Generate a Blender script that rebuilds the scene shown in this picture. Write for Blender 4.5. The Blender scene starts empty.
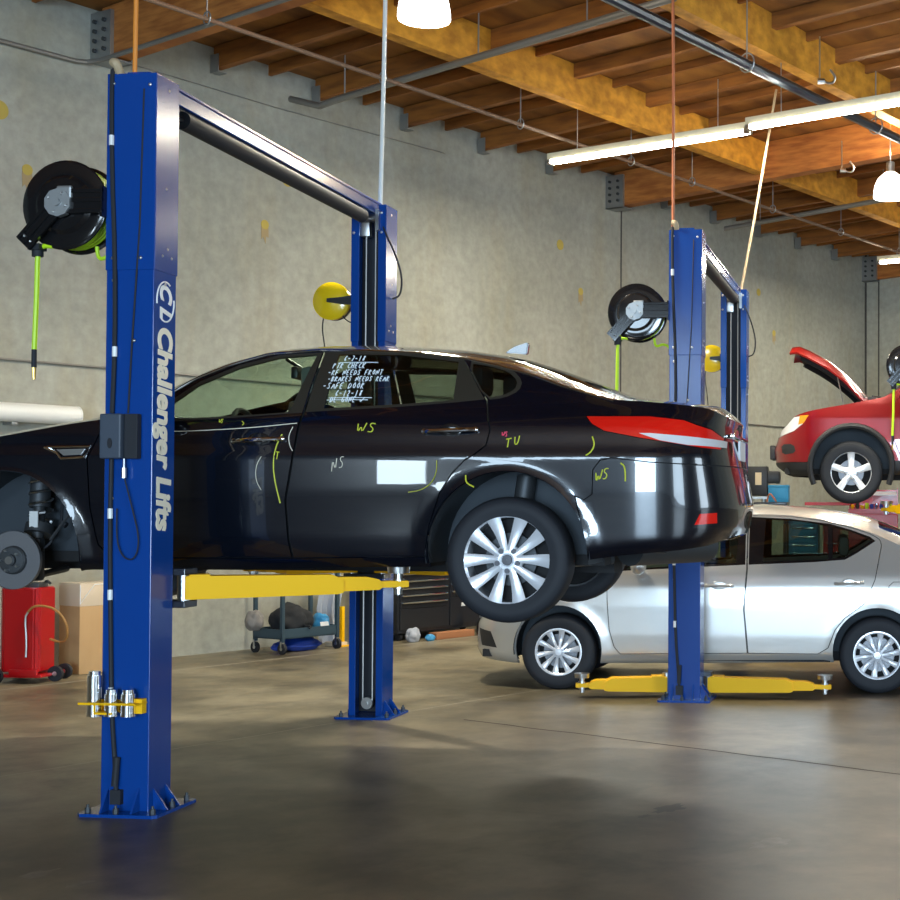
import bpy, bmesh, math, random
from mathutils import Vector, Matrix, noise
random.seed(7)
PI = math.pi
C = bpy.context.scene.collection
SC = bpy.context.scene
R = math.radians

# ------------------------------------------------------------------ camera
cam_d = bpy.data.cameras.new('camera'); cam = bpy.data.objects.new('camera', cam_d); C.objects.link(cam)
cam_d.sensor_width = 36; cam_d.sensor_fit = 'HORIZONTAL'
cam_d.lens = 1459.3 * 36 / 900
cam_d.shift_x = (450 - 727.11) / 900
cam_d.shift_y = (471.86 - 450) / 900
cam_d.clip_end = 200
cam.location = (0, 0, 1.5422)
cam.matrix_world = (Matrix.Translation((0, 0, 1.5422)) @ Matrix.Rotation(.0205, 4, 'X') @ Matrix.Rotation(PI/2, 4, 'X')
                    @ Matrix.Rotation(.0031, 4, 'Z'))
SC.camera = cam
# ------------------------------------------------------------------ frame of the building
WA = R(57.757)
UX, UY = math.cos(WA), math.sin(WA)
def sd(s, d, z=0.0):            # s along the long wall, d out from it
    t = s - 19.455
    return Vector((UX*t + UY*d, 23.0015 + UY*t - UX*d, z))
# ------------------------------------------------------------------ light
SC.view_settings.view_transform = 'Standard'; SC.view_settings.look = 'None'
SC.view_settings.gamma = 1; SC.view_settings.use_curve_mapping = False
SC.view_settings.exposure = 0.0
w = bpy.data.worlds.new('daylight'); SC.world = w; w.use_nodes = True
bg = w.node_tree.nodes['Background']; bg.inputs[0].default_value = (.62, .8, 1, 1); bg.inputs[1].default_value = 1.0
def area(name, loc, target, sx, sy, power, col):
    l = bpy.data.lights.new(name, 'AREA'); l.shape = 'RECTANGLE'; l.size = sx; l.size_y = sy
    l.energy = power; l.color = col
    o = bpy.data.objects.new(name, l); C.objects.link(o); o.location = loc
    o.rotation_euler = (Vector(target) - Vector(loc)).to_track_quat('-Z', 'Y').to_euler()
    return o
area('daylight_door_aisle', sd(-9.6, 17.2, 2.1), sd(10, 12, 1.4), 6.2, 4.0, 2600, (.58, .79, 1))
area('daylight_window', sd(-9.6, 8.72, 1.95), sd(10, 8.72, 1.6), .75, 1.3, 75, (.7, .87, 1))
area('added_arch_highlight', sd(-9.6, 10.9, 4.1), sd(10, 9, 1.0), 3.2, 1.7, 260, (.62, .82, 1))  # added light high in the end wall, placed to make the wheel-arch highlights
area('daylight_door_side', sd(2.0, 21.3, 2.2), sd(8, 3, 1.2), 4.2, 3.8, 520, (.64, .83, 1))
area('daylight_door_side', sd(13.0, 21.3, 2.2), sd(13, 3, 1.2), 4.2, 3.8, 420, (.7, .86, 1))

# ------------------------------------------------------------------ materials
M = {}
def mat(name, col, rough=.5, metal=0., coat=0., coatr=.03, spec=.5, emit=None, es=0.):
    m = bpy.data.materials.new(name); m.use_nodes = True
    b = m.node_tree.nodes['Principled BSDF']
    b.inputs['Base Color'].default_value = (*col, 1); b.inputs['Roughness'].default_value = rough
    b.inputs['Metallic'].default_value = metal; b.inputs['Coat Weight'].default_value = coat
    b.inputs['Coat Roughness'].default_value = coatr; b.inputs['Specular IOR Level'].default_value = spec
    if emit: b.inputs['Emission Color'].default_value = (*emit, 1); b.inputs['Emission Strength'].default_value = es
    M[name] = m; return m
def nodes(m): return m.node_tree.nodes, m.node_tree.links, m.node_tree.nodes['Principled BSDF']
def noisy(name, c1, c2, scale=4., rough=.5, metal=0., detail=6., lo=.35, hi=.65, stretch=(1, 1, 1), bump=0., r2=None, coat=0., gen=True, rot=(0, 0, 0)):
    m = mat(name, c1, rough, metal, coat); N, L, b = nodes(m)
    tc = N.new('ShaderNodeTexCoord'); mp = N.new('ShaderNodeMapping'); nz = N.new('ShaderNodeTexNoise'); rp = N.new('ShaderNodeValToRGB')
    mp.inputs['Scale'].default_value = stretch; mp.inputs['Rotation'].default_value = rot
    L.new(tc.outputs['Object'], mp.inputs[0]); L.new(mp.outputs[0], nz.inputs['Vector'])
    nz.inputs['Scale'].default_value = scale; nz.inputs['Detail'].default_value = detail
    rp.color_ramp.elements[0].position = lo; rp.color_ramp.elements[1].position = hi
    rp.color_ramp.elements[0].color = (*c1, 1); rp.color_ramp.elements[1].color = (*c2, 1)
    L.new(nz.outputs['Fac'], rp.inputs[0]); L.new(rp.outputs[0], b.inputs['Base Color'])
    if bump:
        bp = N.new('ShaderNodeBump'); bp.inputs['Strength'].default_value = bump; bp.inputs['Distance'].default_value = .02
        L.new(nz.outputs['Fac'], bp.inputs['Height']); L.new(bp.outputs[0], b.inputs['Normal'])
    if r2 is not None:
        mr = N.new('ShaderNodeMapRange'); mr.inputs[1].default_value = lo; mr.inputs[2].default_value = hi
        mr.inputs[3].default_value = rough; mr.inputs[4].default_value = r2
        L.new(nz.outputs['Fac'], mr.inputs[0]); L.new(mr.outputs[0], b.inputs['Roughness'])
    return m
# concrete wall: large mottling, fine grain, vertical streaks
def wall_mat(name, c1, c2, c3):
    m = mat(name, c1, .85); N, L, b = nodes(m)
    tc = N.new('ShaderNodeTexCoord')
    def nz(scale, st, det=5):
        mp = N.new('ShaderNodeMapping'); mp.inputs['Scale'].default_value = st; L.new(tc.outputs['Object'], mp.inputs[0])
        n = N.new('ShaderNodeTexNoise'); n.inputs['Scale'].default_value = scale; n.inputs['Detail'].default_value = det
        n.inputs['Roughness'].default_value = .6
        L.new(mp.outputs[0], n.inputs['Vector']); return n
    a = nz(.55, (1, 1, 1)); rp = N.new('ShaderNodeValToRGB'); L.new(a.outputs['Fac'], rp.inputs[0])
    rp.color_ramp.elements[0].position = .36; rp.color_ramp.elements[1].position = .64
    rp.color_ramp.elements[0].color = (*c1, 1); rp.color_ramp.elements[1].color = (*c2, 1)
    s = nz(1.6, (1, 1, .18)); rs = N.new('ShaderNodeValToRGB'); L.new(s.outputs['Fac'], rs.inputs[0])
    rs.color_ramp.elements[0].position = .5; rs.color_ramp.elements[1].position = .75
    mx = N.new('ShaderNodeMixRGB'); L.new(rs.outputs[0], mx.inputs[0]); L.new(rp.outputs[0], mx.inputs[1]); mx.inputs[2].default_value = (*c3, 1)
    g = nz(9, (1, 1, 1), 8); rg = N.new('ShaderNodeValToRGB'); L.new(g.outputs['Fac'], rg.inputs[0])
    rg.color_ramp.elements[0].position = .3; rg.color_ramp.elements[0].color = (.82, .82, .82, 1)
    rg.color_ramp.elements[1].position = .7; rg.color_ramp.elements[1].color = (1.08, 1.08, 1.08, 1)
    mu = N.new('ShaderNodeMixRGB'); mu.blend_type = 'MULTIPLY'; mu.inputs[0].default_value = 1
    L.new(mx.outputs[0], mu.inputs[1]); L.new(rg.outputs[0], mu.inputs[2]); L.new(mu.outputs[0], b.inputs['Base Color'])
    bp = N.new('ShaderNodeBump'); bp.inputs['Strength'].default_value = .15; bp.inputs['Distance'].default_value = .01
    L.new(g.outputs['Fac'], bp.inputs['Height']); L.new(bp.outputs[0], b.inputs['Normal'])
    return m
wall_mat('wall_concrete', (.315, .315, .262), (.40, .40, .345), (.34, .315, .23))
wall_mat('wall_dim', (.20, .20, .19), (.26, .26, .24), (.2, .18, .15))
def floor_mat():
    m = mat('floor_concrete', (.2, .18, .15), .3); N, L, b = nodes(m)
    tc = N.new('ShaderNodeTexCoord')
    def nz(scale, det=6, dist=0., ro=.6, off=0):
        mp = N.new('ShaderNodeMapping'); mp.inputs['Location'].default_value = (off, off, 0); L.new(tc.outputs['Object'], mp.inputs[0])
        n = N.new('ShaderNodeTexNoise'); n.inputs['Scale'].default_value = scale; n.inputs['Detail'].default_value = det
        n.inputs['Distortion'].default_value = dist; n.inputs['Roughness'].default_value = ro
        L.new(mp.outputs[0], n.inputs['Vector']); return n
    def ramp(n, stops):
        r = N.new('ShaderNodeValToRGB'); L.new(n.outputs['Fac'], r.inputs[0]); el = r.color_ramp.elements
        while len(el) < len(stops): el.new(.5)
        for e, (p, c) in zip(el, stops): e.position = p; e.color = (*c, 1)
        return r
    a = nz(.5, 8, .2, .6); ra = ramp(a, [(.34, (.105, .088, .055)), (.5, (.18, .155, .10)), (.66, (.265, .235, .165))])
    f = nz(1.9, 10, .25, .66, 3); rf = ramp(f, [(.36, (.60, .59, .58)), (.5, (.98, .98, .98)), (.64, (1.3, 1.27, 1.24))])
    mu = N.new('ShaderNodeMixRGB'); mu.blend_type = 'MULTIPLY'; mu.inputs[0].default_value = 1
    L.new(ra.outputs[0], mu.inputs[1]); L.new(rf.outputs[0], mu.inputs[2])
    # the drive aisle is painted darker: weaker light away from the lamps, put into the colour
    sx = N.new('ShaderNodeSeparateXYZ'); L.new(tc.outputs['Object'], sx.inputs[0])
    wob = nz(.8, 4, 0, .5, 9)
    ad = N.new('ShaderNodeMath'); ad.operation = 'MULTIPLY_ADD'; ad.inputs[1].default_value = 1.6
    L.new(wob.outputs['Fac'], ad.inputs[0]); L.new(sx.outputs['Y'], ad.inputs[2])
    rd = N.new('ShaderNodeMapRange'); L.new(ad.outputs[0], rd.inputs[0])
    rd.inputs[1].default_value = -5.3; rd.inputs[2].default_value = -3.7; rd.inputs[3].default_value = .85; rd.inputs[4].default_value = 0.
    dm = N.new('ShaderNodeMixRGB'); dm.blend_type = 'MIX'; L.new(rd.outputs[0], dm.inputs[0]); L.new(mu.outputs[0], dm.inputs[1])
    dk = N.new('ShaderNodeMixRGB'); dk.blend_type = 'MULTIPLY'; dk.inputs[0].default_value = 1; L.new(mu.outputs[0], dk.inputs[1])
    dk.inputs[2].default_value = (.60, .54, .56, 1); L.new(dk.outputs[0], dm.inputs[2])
    # dark oil patches and pale scuffs
    o = nz(1.0, 8, .3, .6, 21); ro = ramp(o, [(.52, (0, 0, 0)), (.68, (.7, .7, .7))])
    om = N.new('ShaderNodeMixRGB'); L.new(ro.outputs[0], om.inputs[0]); L.new(dm.outputs[0], om.inputs[1]); om.inputs[2].default_value = (.045, .038, .03, 1)
    pm = om
    L.new(pm.outputs[0], b.inputs['Base Color'])
    b.inputs['Roughness'].default_value = .4; b.inputs['Specular IOR Level'].default_value = .42
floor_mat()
noisy('wood_girder', (.30, .095, .018), (.50, .19, .04), 3, .7, stretch=(.5, 1, 7), bump=.1)
noisy('wood_joist', (.19, .066, .010), (.34, .125, .018), 5, .75, stretch=(3, .4, 3))
noisy('wood_purlin', (.44, .185, .012), (.70, .33, .028), 9, .75, detail=10, lo=.36, hi=.64, bump=.3, stretch=(.7, 1, 1))
noisy('roof_deck', (.15, .055, .010), (.36, .155, .026), 2.2, .8, detail=9, lo=.3, hi=.7, stretch=(.5, 1.6, 1))
mat('blue_paint', (.004, .048, .25), .17, 0, 0, .15, .4); mat('blue_dark', (.006, .02, .075), .35)
mat('slot_black', (.006, .007, .012), .6)
mat('yellow_paint', (.92, .50, .0), .5, 0, 0, .03, .25); mat('yellow_reel', (.85, .58, .01), .25, 0, .6)
mat('chrome', (.82, .82, .82), .1, 1); mat('steel', (.55, .55, .54), .3, 1); mat('galvanized', (.36, .37, .37), .45, .8)
mat('pipe_dark', (.09, .11, .14), .3, .8); mat('pipe_grey', (.22, .21, .19), .5, .5); mat('pipe_brown', (.2, .13, .09), .6, .3)
mat('rubber', (.010, .012, .017), .7); mat('black_plastic', (.012, .013, .015), .4); mat('black_gloss', (.008, .008, .009), .12, 0, .5)
mat('charcoal', (.04, .055, .08), .5); mat('white_plastic', (.75, .75, .72), .35); mat('white_paint', (.8, .78, .7), .4)
mat('hose_green', (.52, .80, .015), .45); mat('brass', (.75, .5, .15), .3, 1)
mat('cord_orange', (.75, .25, .03), .5); mat('cord_copper', (.45, .13, .05), .5); mat('cord_beige', (.46, .34, .2), .6); mat('hose_brown', (.42, .2, .05), .5); mat('cord_white', (.75, .75, .7), .5)
mat('steel_cable', (.6, .58, .55), .35, .6); mat('decal_cream', (.95, .86, .68), .5); mat('decal_white', (.9, .9, .88), .5)
mat('car_black', (.002, .0035, .008), .2, 0, 1, .015); mat('satin_black', (.035, .03, .022), .35)
mat('car_silver', (.60, .585, .55), .28, .55, 1, .03); mat('car_red', (.25, .004, .006), .3, .2, 1, .03)
mat('clad_black', (.02, .02, .022), .55); mat('inner_dark', (.012, .012, .013), .8); mat('liner', (.035, .045, .055), .7)
mat('alloy', (.78, .80, .84), .3, .4, .5); mat('alloy_dark', (.1, .1, .11), .5, .5); mat('hubcap', (.72, .74, .78), .3, .3, .4)
mat('disc_steel', (.22, .22, .23), .45, .7); mat('cast_iron', (.07, .075, .08), .5, .6)
mat('lens_red', (.75, .012, .006), .12, 0, 1); mat('lens_clear', (.8, .8, .82), .1, .2, 1); mat('lens_amber', (.85, .3, .02), .15, 0, 1)
mat('plate_white', (.7, .72, .74), .5); mat('seat_grey', (.10, .10, .09), .8); mat('seat_dark', (.03, .028, .026), .8)
mat('chalk_white', (.85, .92, .95), .6); mat('grease_yellow', (.6, .62, .04), .6); mat('grease_red', (.8, .06, .12), .6)
noisy('cardboard', (.50, .30, .13), (.60, .38, .18), 3, .75, stretch=(1, 1, .3)); mat('shrink_wrap', (.72, .58, .42), .2, 0, .6)
mat('red_paint', (.42, .004, .006), .28, 0, .15); mat('blue_cabinet', (.02, .22, .42), .4, .1); mat('cabinet_black', (.012, .014, .02), .3, 0, .3)
mat('bag_black', (.012, .014, .018), .85); mat('bag_blue', (.01, .05, .35), .5); mat('bag_cyan', (.05, .30, .6), .4); mat('bag_grey', (.2, .19, .18), .6)
mat('cloth_white', (.38, .42, .5), .85); mat('tray_blue', (.03, .06, .085), .5); mat('lumber', (.38, .16, .07), .7)
mat('patch_yellow', (.46, .35, .07), .8); mat('rust_drip', (.36, .27, .14), .85); mat('joint_dark', (.06, .055, .05), .9); mat('floor_crack', (.05, .04, .035), .9)
mat('lamp_shade', (.85, .85, .85), .4, emit=(1, .96, .88), es=5.0)
mat('lamp_bulb', (1, 1, 1), .4, emit=(1, .95, .85), es=25)
mat('tube_glow', (1, 1, 1), .4, emit=(1, .94, .80), es=34)
mat('fixture_cream', (.80, .72, .5), .5); mat('navy_cloth', (.01, .02, .06), .8); mat('pink', (.7, .3, .3), .6); mat('battery_beige', (.6, .5, .33), .5)
def glass(name, tint, ior=1.5, rough=0.):
    m = bpy.data.materials.new(name); m.use_nodes = True; N, L = m.node_tree.nodes, m.node_tree.links; N.clear()
    o = N.new('ShaderNodeOutputMaterial'); t = N.new('ShaderNodeBsdfTransparent'); g = N.new('ShaderNodeBsdfGlossy'); x = N.new('ShaderNodeMixShader'); ge = N.new('ShaderNodeNewGeometry'); dp = N.new('ShaderNodeVectorMath'); dp.operation = 'DOT_PRODUCT'
    L.new(ge.outputs['Incoming'], dp.inputs[0]); L.new(ge.outputs['Normal'], dp.inputs[1])
    def mth(op, a, b=None):
        n = N.new('ShaderNodeMath'); n.operation = op; L.new(a, n.inputs[0]) if not isinstance(a, float) else setattr(n.inputs[0], 'default_value', a)
        if b is not None: L.new(b, n.inputs[1]) if not isinstance(b, float) else setattr(n.inputs[1], 'default_value', b)
        return n.outputs[0]
    k = ((ior-1)/(ior+1))**2*1.6
    fr = mth('ADD', mth('MULTIPLY', mth('POWER', mth('SUBTRACT', 1., mth('ABSOLUTE', dp.outputs['Value'])), 5.), 1-k), k)
    t.inputs[0].default_value = (*tint, 1); g.inputs['Roughness'].default_value = rough
    L.new(fr, x.inputs[0]); L.new(t.outputs[0], x.inputs[1]); L.new(g.outputs[0], x.inputs[2]); L.new(x.outputs[0], o.inputs[0]); M[name] = m
glass('glass_clear', (.74, .86, .76), 1.5); glass('glass_tint', (.42, .50, .44), 1.6); glass('glass_dark', (.3, .32, .3), 1.6)

# ------------------------------------------------------------------ mesh helpers
class MB:
    def __init__(s): s.b = bmesh.new()
    def face(s, pts):
        vs = [s.b.verts.new(p) for p in pts]
        try: return s.b.faces.new(vs)
        except ValueError: return None
    def box(s, x0, x1, y0, y1, z0, z1, bev=0.):
        t = bmesh.new(); bmesh.ops.create_cube(t, size=1)
        for v in t.verts: v.co = Vector(((x0+x1)/2 + v.co.x*(x1-x0), (y0+y1)/2 + v.co.y*(y1-y0), (z0+z1)/2 + v.co.z*(z1-z0)))
        if bev: bmesh.ops.bevel(t, geom=t.edges[:], offset=bev, segments=2, affect='EDGES', profile=.6)
        s.add(t); return s
    def add(s, t, mw=None):
        if mw is not None: t.transform(mw)
        me = bpy.data.meshes.new('tmp'); t.to_mesh(me); s.b.from_mesh(me); bpy.data.meshes.remove(me); t.free(); return s
    def cyl(s, p, q, r, r2=None, n=20, cap=True):
        p, q = Vector(p), Vector(q); d = q - p; t = bmesh.new()
        bmesh.ops.create_cone(t, cap_ends=cap, segments=n, radius1=r, radius2=r if r2 is None else r2, depth=d.length)
        s.add(t, Matrix.Translation((p+q)/2) @ d.to_track_quat('Z', 'Y').to_matrix().to_4x4()); return s
    def sph(s, c, r, sc=(1, 1, 1), n=14):
        t = bmesh.new(); bmesh.ops.create_uvsphere(t, u_segments=n, v_segments=n//2+2, radius=r)
        s.add(t, Matrix.Translation(c) @ Matrix.Diagonal((*sc, 1))); return s
    def tube(s, pts, r, n=8, smooth=0):
        P = [Vector(p) for p in pts]
        for k in range(smooth):
            Q = [P[0]]
            for a, b in zip(P, P[1:]): Q += [a*.75+b*.25, a*.25+b*.75]
            Q.append(P[-1]); P = Q
        rings = []; up = Vector((0, 0, 1))
        for i, p in enumerate(P):
            d = (P[min(i+1, len(P)-1)] - P[max(i-1, 0)])
            if d.length < 1e-9: d = Vector((0, 0, 1))
            d.normalize()
            if i == 0:
                a = d.cross(up if abs(d.z) < .9 else Vector((1, 0, 0))).normalized()
            else:
                a = (a - d*a.dot(d))
                a = a.normalized() if a.length > 1e-6 else d.orthogonal().normalized()
            b2 = d.cross(a)
            rings.append([s.b.verts.new(p + (a*math.cos(2*PI*k/n) + b2*math.sin(2*PI*k/n))*r) for k in range(n)])
        for A, B in zip(rings, rings[1:]):
            for k in range(n): s.b.faces.new((A[k], A[(k+1) % n], B[(k+1) % n], B[k]))
        s.b.faces.new(rings[0][::-1]); s.b.faces.new(rings[-1]); return s
    def lathe(s, prof, axis='y', n=48, c=(0, 0, 0)):     # prof: (radius, offset on the axis)
        rings = []
        for r, h in prof:
            ring = []
            for k in range(n):
                a = 2*PI*k/n; x, y = r*math.cos(a), r*math.sin(a)
                co = (x, h, y) if axis == 'y' else ((x, y, h) if axis == 'z' else (h, x, y))
                ring.append(s.b.verts.new(Vector(co)+Vector(c)))
            rings.append(ring)
        for A, B in zip(rings, rings[1:]):
            for k in range(n): s.b.faces.new((A[k], A[(k+1) % n], B[(k+1) % n], B[k]))
        return s
    def prism(s, poly, y0, y1, plane='xz', bev=0.):        # poly in a plane, extruded along the third axis
        t = bmesh.new()
        def co(p, h): return {'xz': (p[0], h, p[1]), 'xy': (p[0], p[1], h), 'yz': (h, p[0], p[1])}[plane]
        A = [t.verts.new(co(p, y0)) for p in poly]; B = [t.verts.new(co(p, y1)) for p in poly]; n = len(poly)
        t.faces.new(A); t.faces.new(B[::-1])
        for i in range(n): t.faces.new((A[i], B[i], B[(i+1) % n], A[(i+1) % n]))
        if bev: bmesh.ops.bevel(t, geom=t.edges[:], offset=bev, segments=2, affect='EDGES')
        s.add(t); return s
    def build(s, name, m, parent=None, smooth=True, loc=None, rot=None, ang=35):
        bmesh.ops.remove_doubles(s.b, verts=s.b.verts, dist=1e-5)
        bmesh.ops.recalc_face_normals(s.b, faces=s.b.faces)
        return link_bm(s.b, name, m, parent, smooth, loc, rot, ang)
def link_bm(b, name, m, parent=None, smooth=True, loc=None, rot=None, ang=35):
    me = bpy.data.meshes.new(name)
    if smooth:
        for f in b.faces: f.smooth = True
        for e in b.edges:
            if len(e.link_faces) != 2 or e.calc_face_angle(0) > R(ang): e.smooth = False
    b.to_mesh(me); b.free()
    o = bpy.data.objects.new(name, me); C.objects.link(o)
    me.materials.append(M[m] if isinstance(m, str) else m)
    if parent: o.parent = parent
    if loc: o.location = loc
    if rot: o.rotation_euler = rot
    return o
def tag(o, label, cat, group=None, kind=None):
    if label: o['label'] = label
    if cat: o['category'] = cat
    if group: o['group'] = group
    if kind: o['kind'] = kind
    return o
def thing(name, label, cat, loc=(0, 0, 0), rz=0., group=None):
    o = bpy.data.objects.new(name, None); C.objects.link(o); o.location = loc; o.rotation_euler = (0, 0, rz); o.empty_display_size = .1
    return tag(o, label, cat, group)
def struct(o): o['kind'] = 'structure'; return o
def copy_tree(o, parent=None):
    kids = list(o.children); c = o.copy(); C.objects.link(c); c.parent = parent
    for ch in kids: copy_tree(ch, c)
    return c
def interp(P, x):
    if x <= P[0][0]: return P[0][1]
    for (a, b), (c, d) in zip(P, P[1:]):
        if x <= c: return b + (d-b)*(x-a)/(c-a)
    return P[-1][1]
def smooth_interp(P, x, r=.05):
    return sum(interp(P, x + r*k)*wt for k, wt in ((-2, .1), (-1, .2), (0, .4), (1, .2), (2, .1)))

# ================================================================== SETTING
def wframe(o, s=0, d=0, z=0): o.location = sd(s, d, z); o.rotation_euler = (0, 0, WA); return o   # local x along the wall, local y towards it
S0, S1, DW, ZD = -9.5, 24.25, 21.5, 6.12
def zdeck(d): return ZD + .045*d
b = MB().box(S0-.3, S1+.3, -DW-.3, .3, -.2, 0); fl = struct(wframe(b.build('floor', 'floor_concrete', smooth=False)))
b = MB().box(S0-.3, S1+.3, 0, .3, 0, 6.5); wl = struct(wframe(b.build('wall_left', 'wall_concrete', smooth=False)))
b = MB().box(S1, S1+.3, -DW, 0, 0, 7.2); wb = struct(wframe(b.build('wall_back', 'wall_concrete', smooth=False)))
b = MB(); z4 = 4.2                                                   # opposite long wall and the aisle end, with their roller-door openings
for s0, s1 in ((S0, -.1), (4.1, 10.9), (15.1, S1)): b.box(s0, s1, -DW-.3, -DW, 0, 7.3)
for s0, s1 in ((-.1, 4.1), (10.9, 15.1)): b.box(s0, s1, -DW-.3, -DW, z4, 7.3)
struct(wframe(b.build('wall_right', 'wall_dim', smooth=False)))
b = MB().box(S0-.3, S0, -8.34, 0, 0, 7.3).box(S0-.3, S0, -9.25, -9.1, 0, 7.3).box(S0-.3, S0, -9.1, -8.34, 0, 1.3).box(S0-.3, S0, -9.1, -8.34, 2.6, 7.3).box(S0-.3, S0, -12.55, -9.25, 0, 3.2).box(S0-.3, S0, -12.55, -9.25, 5.0, 7.3).box(S0-.3, S0, -14.1, -12.55, 0, 7.3).box(S0-.3, S0, -DW, -20.3, 0, 7.3).box(S0-.3, S0, -20.3, -14.1, z4, 7.3)  # the high opening is added for the arch highlight light
struct(wframe(b.build('wall_front', 'wall_dim', smooth=False)))
# wall joints, anchor patches and rust drips
def wall_bit(name, m, fn, parent): o = MB(); fn(o); return o.build(name, m, parent, smooth=False)
for s in (8.75, 16.62): wall_bit('panel_joint', 'joint_dark', lambda o: o.box(s-.012, s+.012, -.006, .01, 0, 6.1), wl)
for d in (.28,): wall_bit('panel_joint', 'joint_dark', lambda o: o.box(S1-.006, S1+.01, -d-.012, -d+.012, 0, 6.2), wb)
wall_bit('corner_joint', 'joint_dark', lambda o: o.box(S1-.02, S1+.01, -.03, .01, 0, 6.2), wb)
def disc(s, z, r, m, nm):
    o = MB(); o.cyl((s, -.005, z), (s, .01, z), r, n=24); return o.build(nm, m, wl, smooth=False)
for s, z, r in ((7.4, 4.98, .085), (10.63, 4.97, .075), (15.25, 4.97, .07), (20.4, 4.97, .06)): disc(s, z, r, 'patch_yellow', 'anchor_patch')
for s, z in ((7.67, 4.50), (10.33, 4.44), (15.7, 4.40), (20.9, 4.35)):
    disc(s, z, .05, 'patch_yellow', 'anchor_patch')
    wall_bit('rust_stain', 'rust_drip', lambda o: o.prism([(s-.05, z-.02), (s+.045, z-.01), (s+.05, z-.13), (s+.02, z-.12), (s+.01, z-.2), (s-.02, z-.13), (s-.045, z-.16)], -.004, .01), wl)
# ---- ceiling: deck with girders, purlins, joists
b = MB(); A_, B_ = zdeck(0), zdeck(DW)
for s0, s1 in ((S0-.3, S1+.3),):
    v = [(s0, .3, A_), (s1, .3, A_), (s1, -DW-.3, B_), (s0, -DW-.3, B_)]
    b.face(v); up = [(x, y, z+.12) for x, y, z in v]; b.face(up[::-1])
    for i in range(4): b.face([v[i], v[(i+1) % 4], up[(i+1) % 4], up[i]])
ceil = struct(wframe(b.build('ceiling', 'roof_deck', smooth=False)))
def sloped(bb, s0, s1, d0, d1, top, bot):                # a timber that follows the roof slope; top and bottom measured below the deck
    P = []
    for s in (s0, s1):
        for d in (d0, d1):
            for h in (bot, top): P.append(Vector((s, -d, zdeck(d)-h)))
    for f in ((0, 1, 3, 2), (4, 6, 7, 5), (0, 4, 5, 1), (2, 3, 7, 6), (0, 2, 6, 4), (1, 5, 7, 3)): bb.face([P[i] for i in f])
girders = (.40, 8.33, 16.30, 24.16)
for g in girders:
    b = MB(); sloped(b, g-.01, g+.17, .12, DW, 0, .48); o = b.build('girder', 'wood_girder', ceil, smooth=False)
    b = MB(); b.box(g-.05, g-.012, -.30, -.0, zdeck(0)-.50, zdeck(0)-.04).box(g-.05, g+.19, -.3, 0, zdeck(0)-.50, zdeck(0)-.485).box(g+.175, g+.19, -.3, 0, zdeck(0)-.5, zdeck(0)-.04)
    h = b.build('hanger_bracket', 'galvanized', o, smooth=False)
    b = MB()
    for i in range(4):
        b.cyl((g-.05, -.08, zdeck(0)-.13-.09*i), (g-.075, -.08, zdeck(0)-.13-.09*i), .02, n=8)
        b.cyl((g-.05, -.22, zdeck(0)-.13-.09*i), (g-.075, -.22, zdeck(0)-.13-.09*i), .02, n=8)
    b.build('bracket_bolts', 'cast_iron', o, smooth=False)
for gi in range(3):
    for d in (2.5, 4.96, 7.42, 9.9, 12.4, 15, 17.6):
        b = MB(); sloped(b, girders[gi]+.18, girders[gi+1]-.02, d-.07, d+.07, 0, .41); b.build('purlin', 'wood_purlin', ceil, smooth=False)
rest = MB(); rows = ((.06, 2.43), (2.57, 4.89), (5.03, 7.35), (7.49, 9.83), (9.97, 12.33), (12.47, 14.93), (15.07, 17.53))
for ri, (d0, d1) in enumerate(rows):
    for k in range(-14, 36):
        s = 9.0 + .6637*k
        if s < .6 or s > 24 or any(abs(s-g) < .14 for g in girders): continue
        big = (k % 2 == 1)
        if ri < 3 and s > 7.5:
            b = MB(); sloped(b, s-.045 if big else s-.02, s+.045 if big else s+.02, d0, d1, 0, (.22 if big else .12) if ri == 0 else (.24 if k % 6 == 3 else (.15 if big else .09)))
            o = b.build('joist', 'wood_joist', ceil, smooth=False)
            if ri == 0 and big:
                b = MB().box(s-.055, s-.046, -.14, -.02, zdeck(0)-.25, zdeck(0)-.08).box(s-.055, s+.055, -.14, -.02, zdeck(0)-.262, zdeck(0)-.25)
                b.build('joist_hanger', 'galvanized', o, smooth=False)
        else: sloped(rest, s-.03, s+.03, d0, d1, 0, .2)
o = rest.build('joist', 'wood_joist', ceil, smooth=False); o['kind'] = 'stuff'
# floor joints and cracks
def crack(pts, wd, nm='slab_joint', m='floor_crack'):
    o = MB()
    P = [Vector((*p, 0)) for p in pts]
    for i in range(len(P)-1):
        a, b2 = P[i], P[i+1]; d = (b2-a).normalized(); n = Vector((-d.y, d.x, 0))*wd/2
        o.face([(a-n)+Vector((0, 0, .001)), (b2-n)+Vector((0, 0, .001)), (b2+n)+Vector((0, 0, .001)), (a+n)+Vector((0, 0, .001))])
    ob = o.build(nm, m, fl, smooth=False); return ob
mat('joint_pale', (.40, .37, .30), .7)
crack([(6, -.98), (24.2, -.98)], .03, 'slab_joint', 'joint_pale')
def jag(a, b, n, amp):
    rr = random.Random(3); out = []
    for i in range(n+1):
        t = i/n; out.append((a[0]+(b[0]-a[0])*t + rr.uniform(-amp, amp), a[1]+(b[1]-a[1])*t + rr.uniform(-amp, amp)))
    return out
crack(jag((7.75, -5.2), (7.45, -10.5), 26, .012), .02, 'floor_crack')
crack(jag((4.0, -8.1), (4.55, -12.5), 20, .01), .016, 'floor_crack')
crack(jag((4.5, -4.5), (13.0, -4.7), 30, .01), .012, 'slab_joint', 'joint_pale')
noisy('scuff_pale', (.19, .17, .14), (.12, .105, .085), 14, .5)
mat('grime', (.05, .043, .035), .45)
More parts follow.
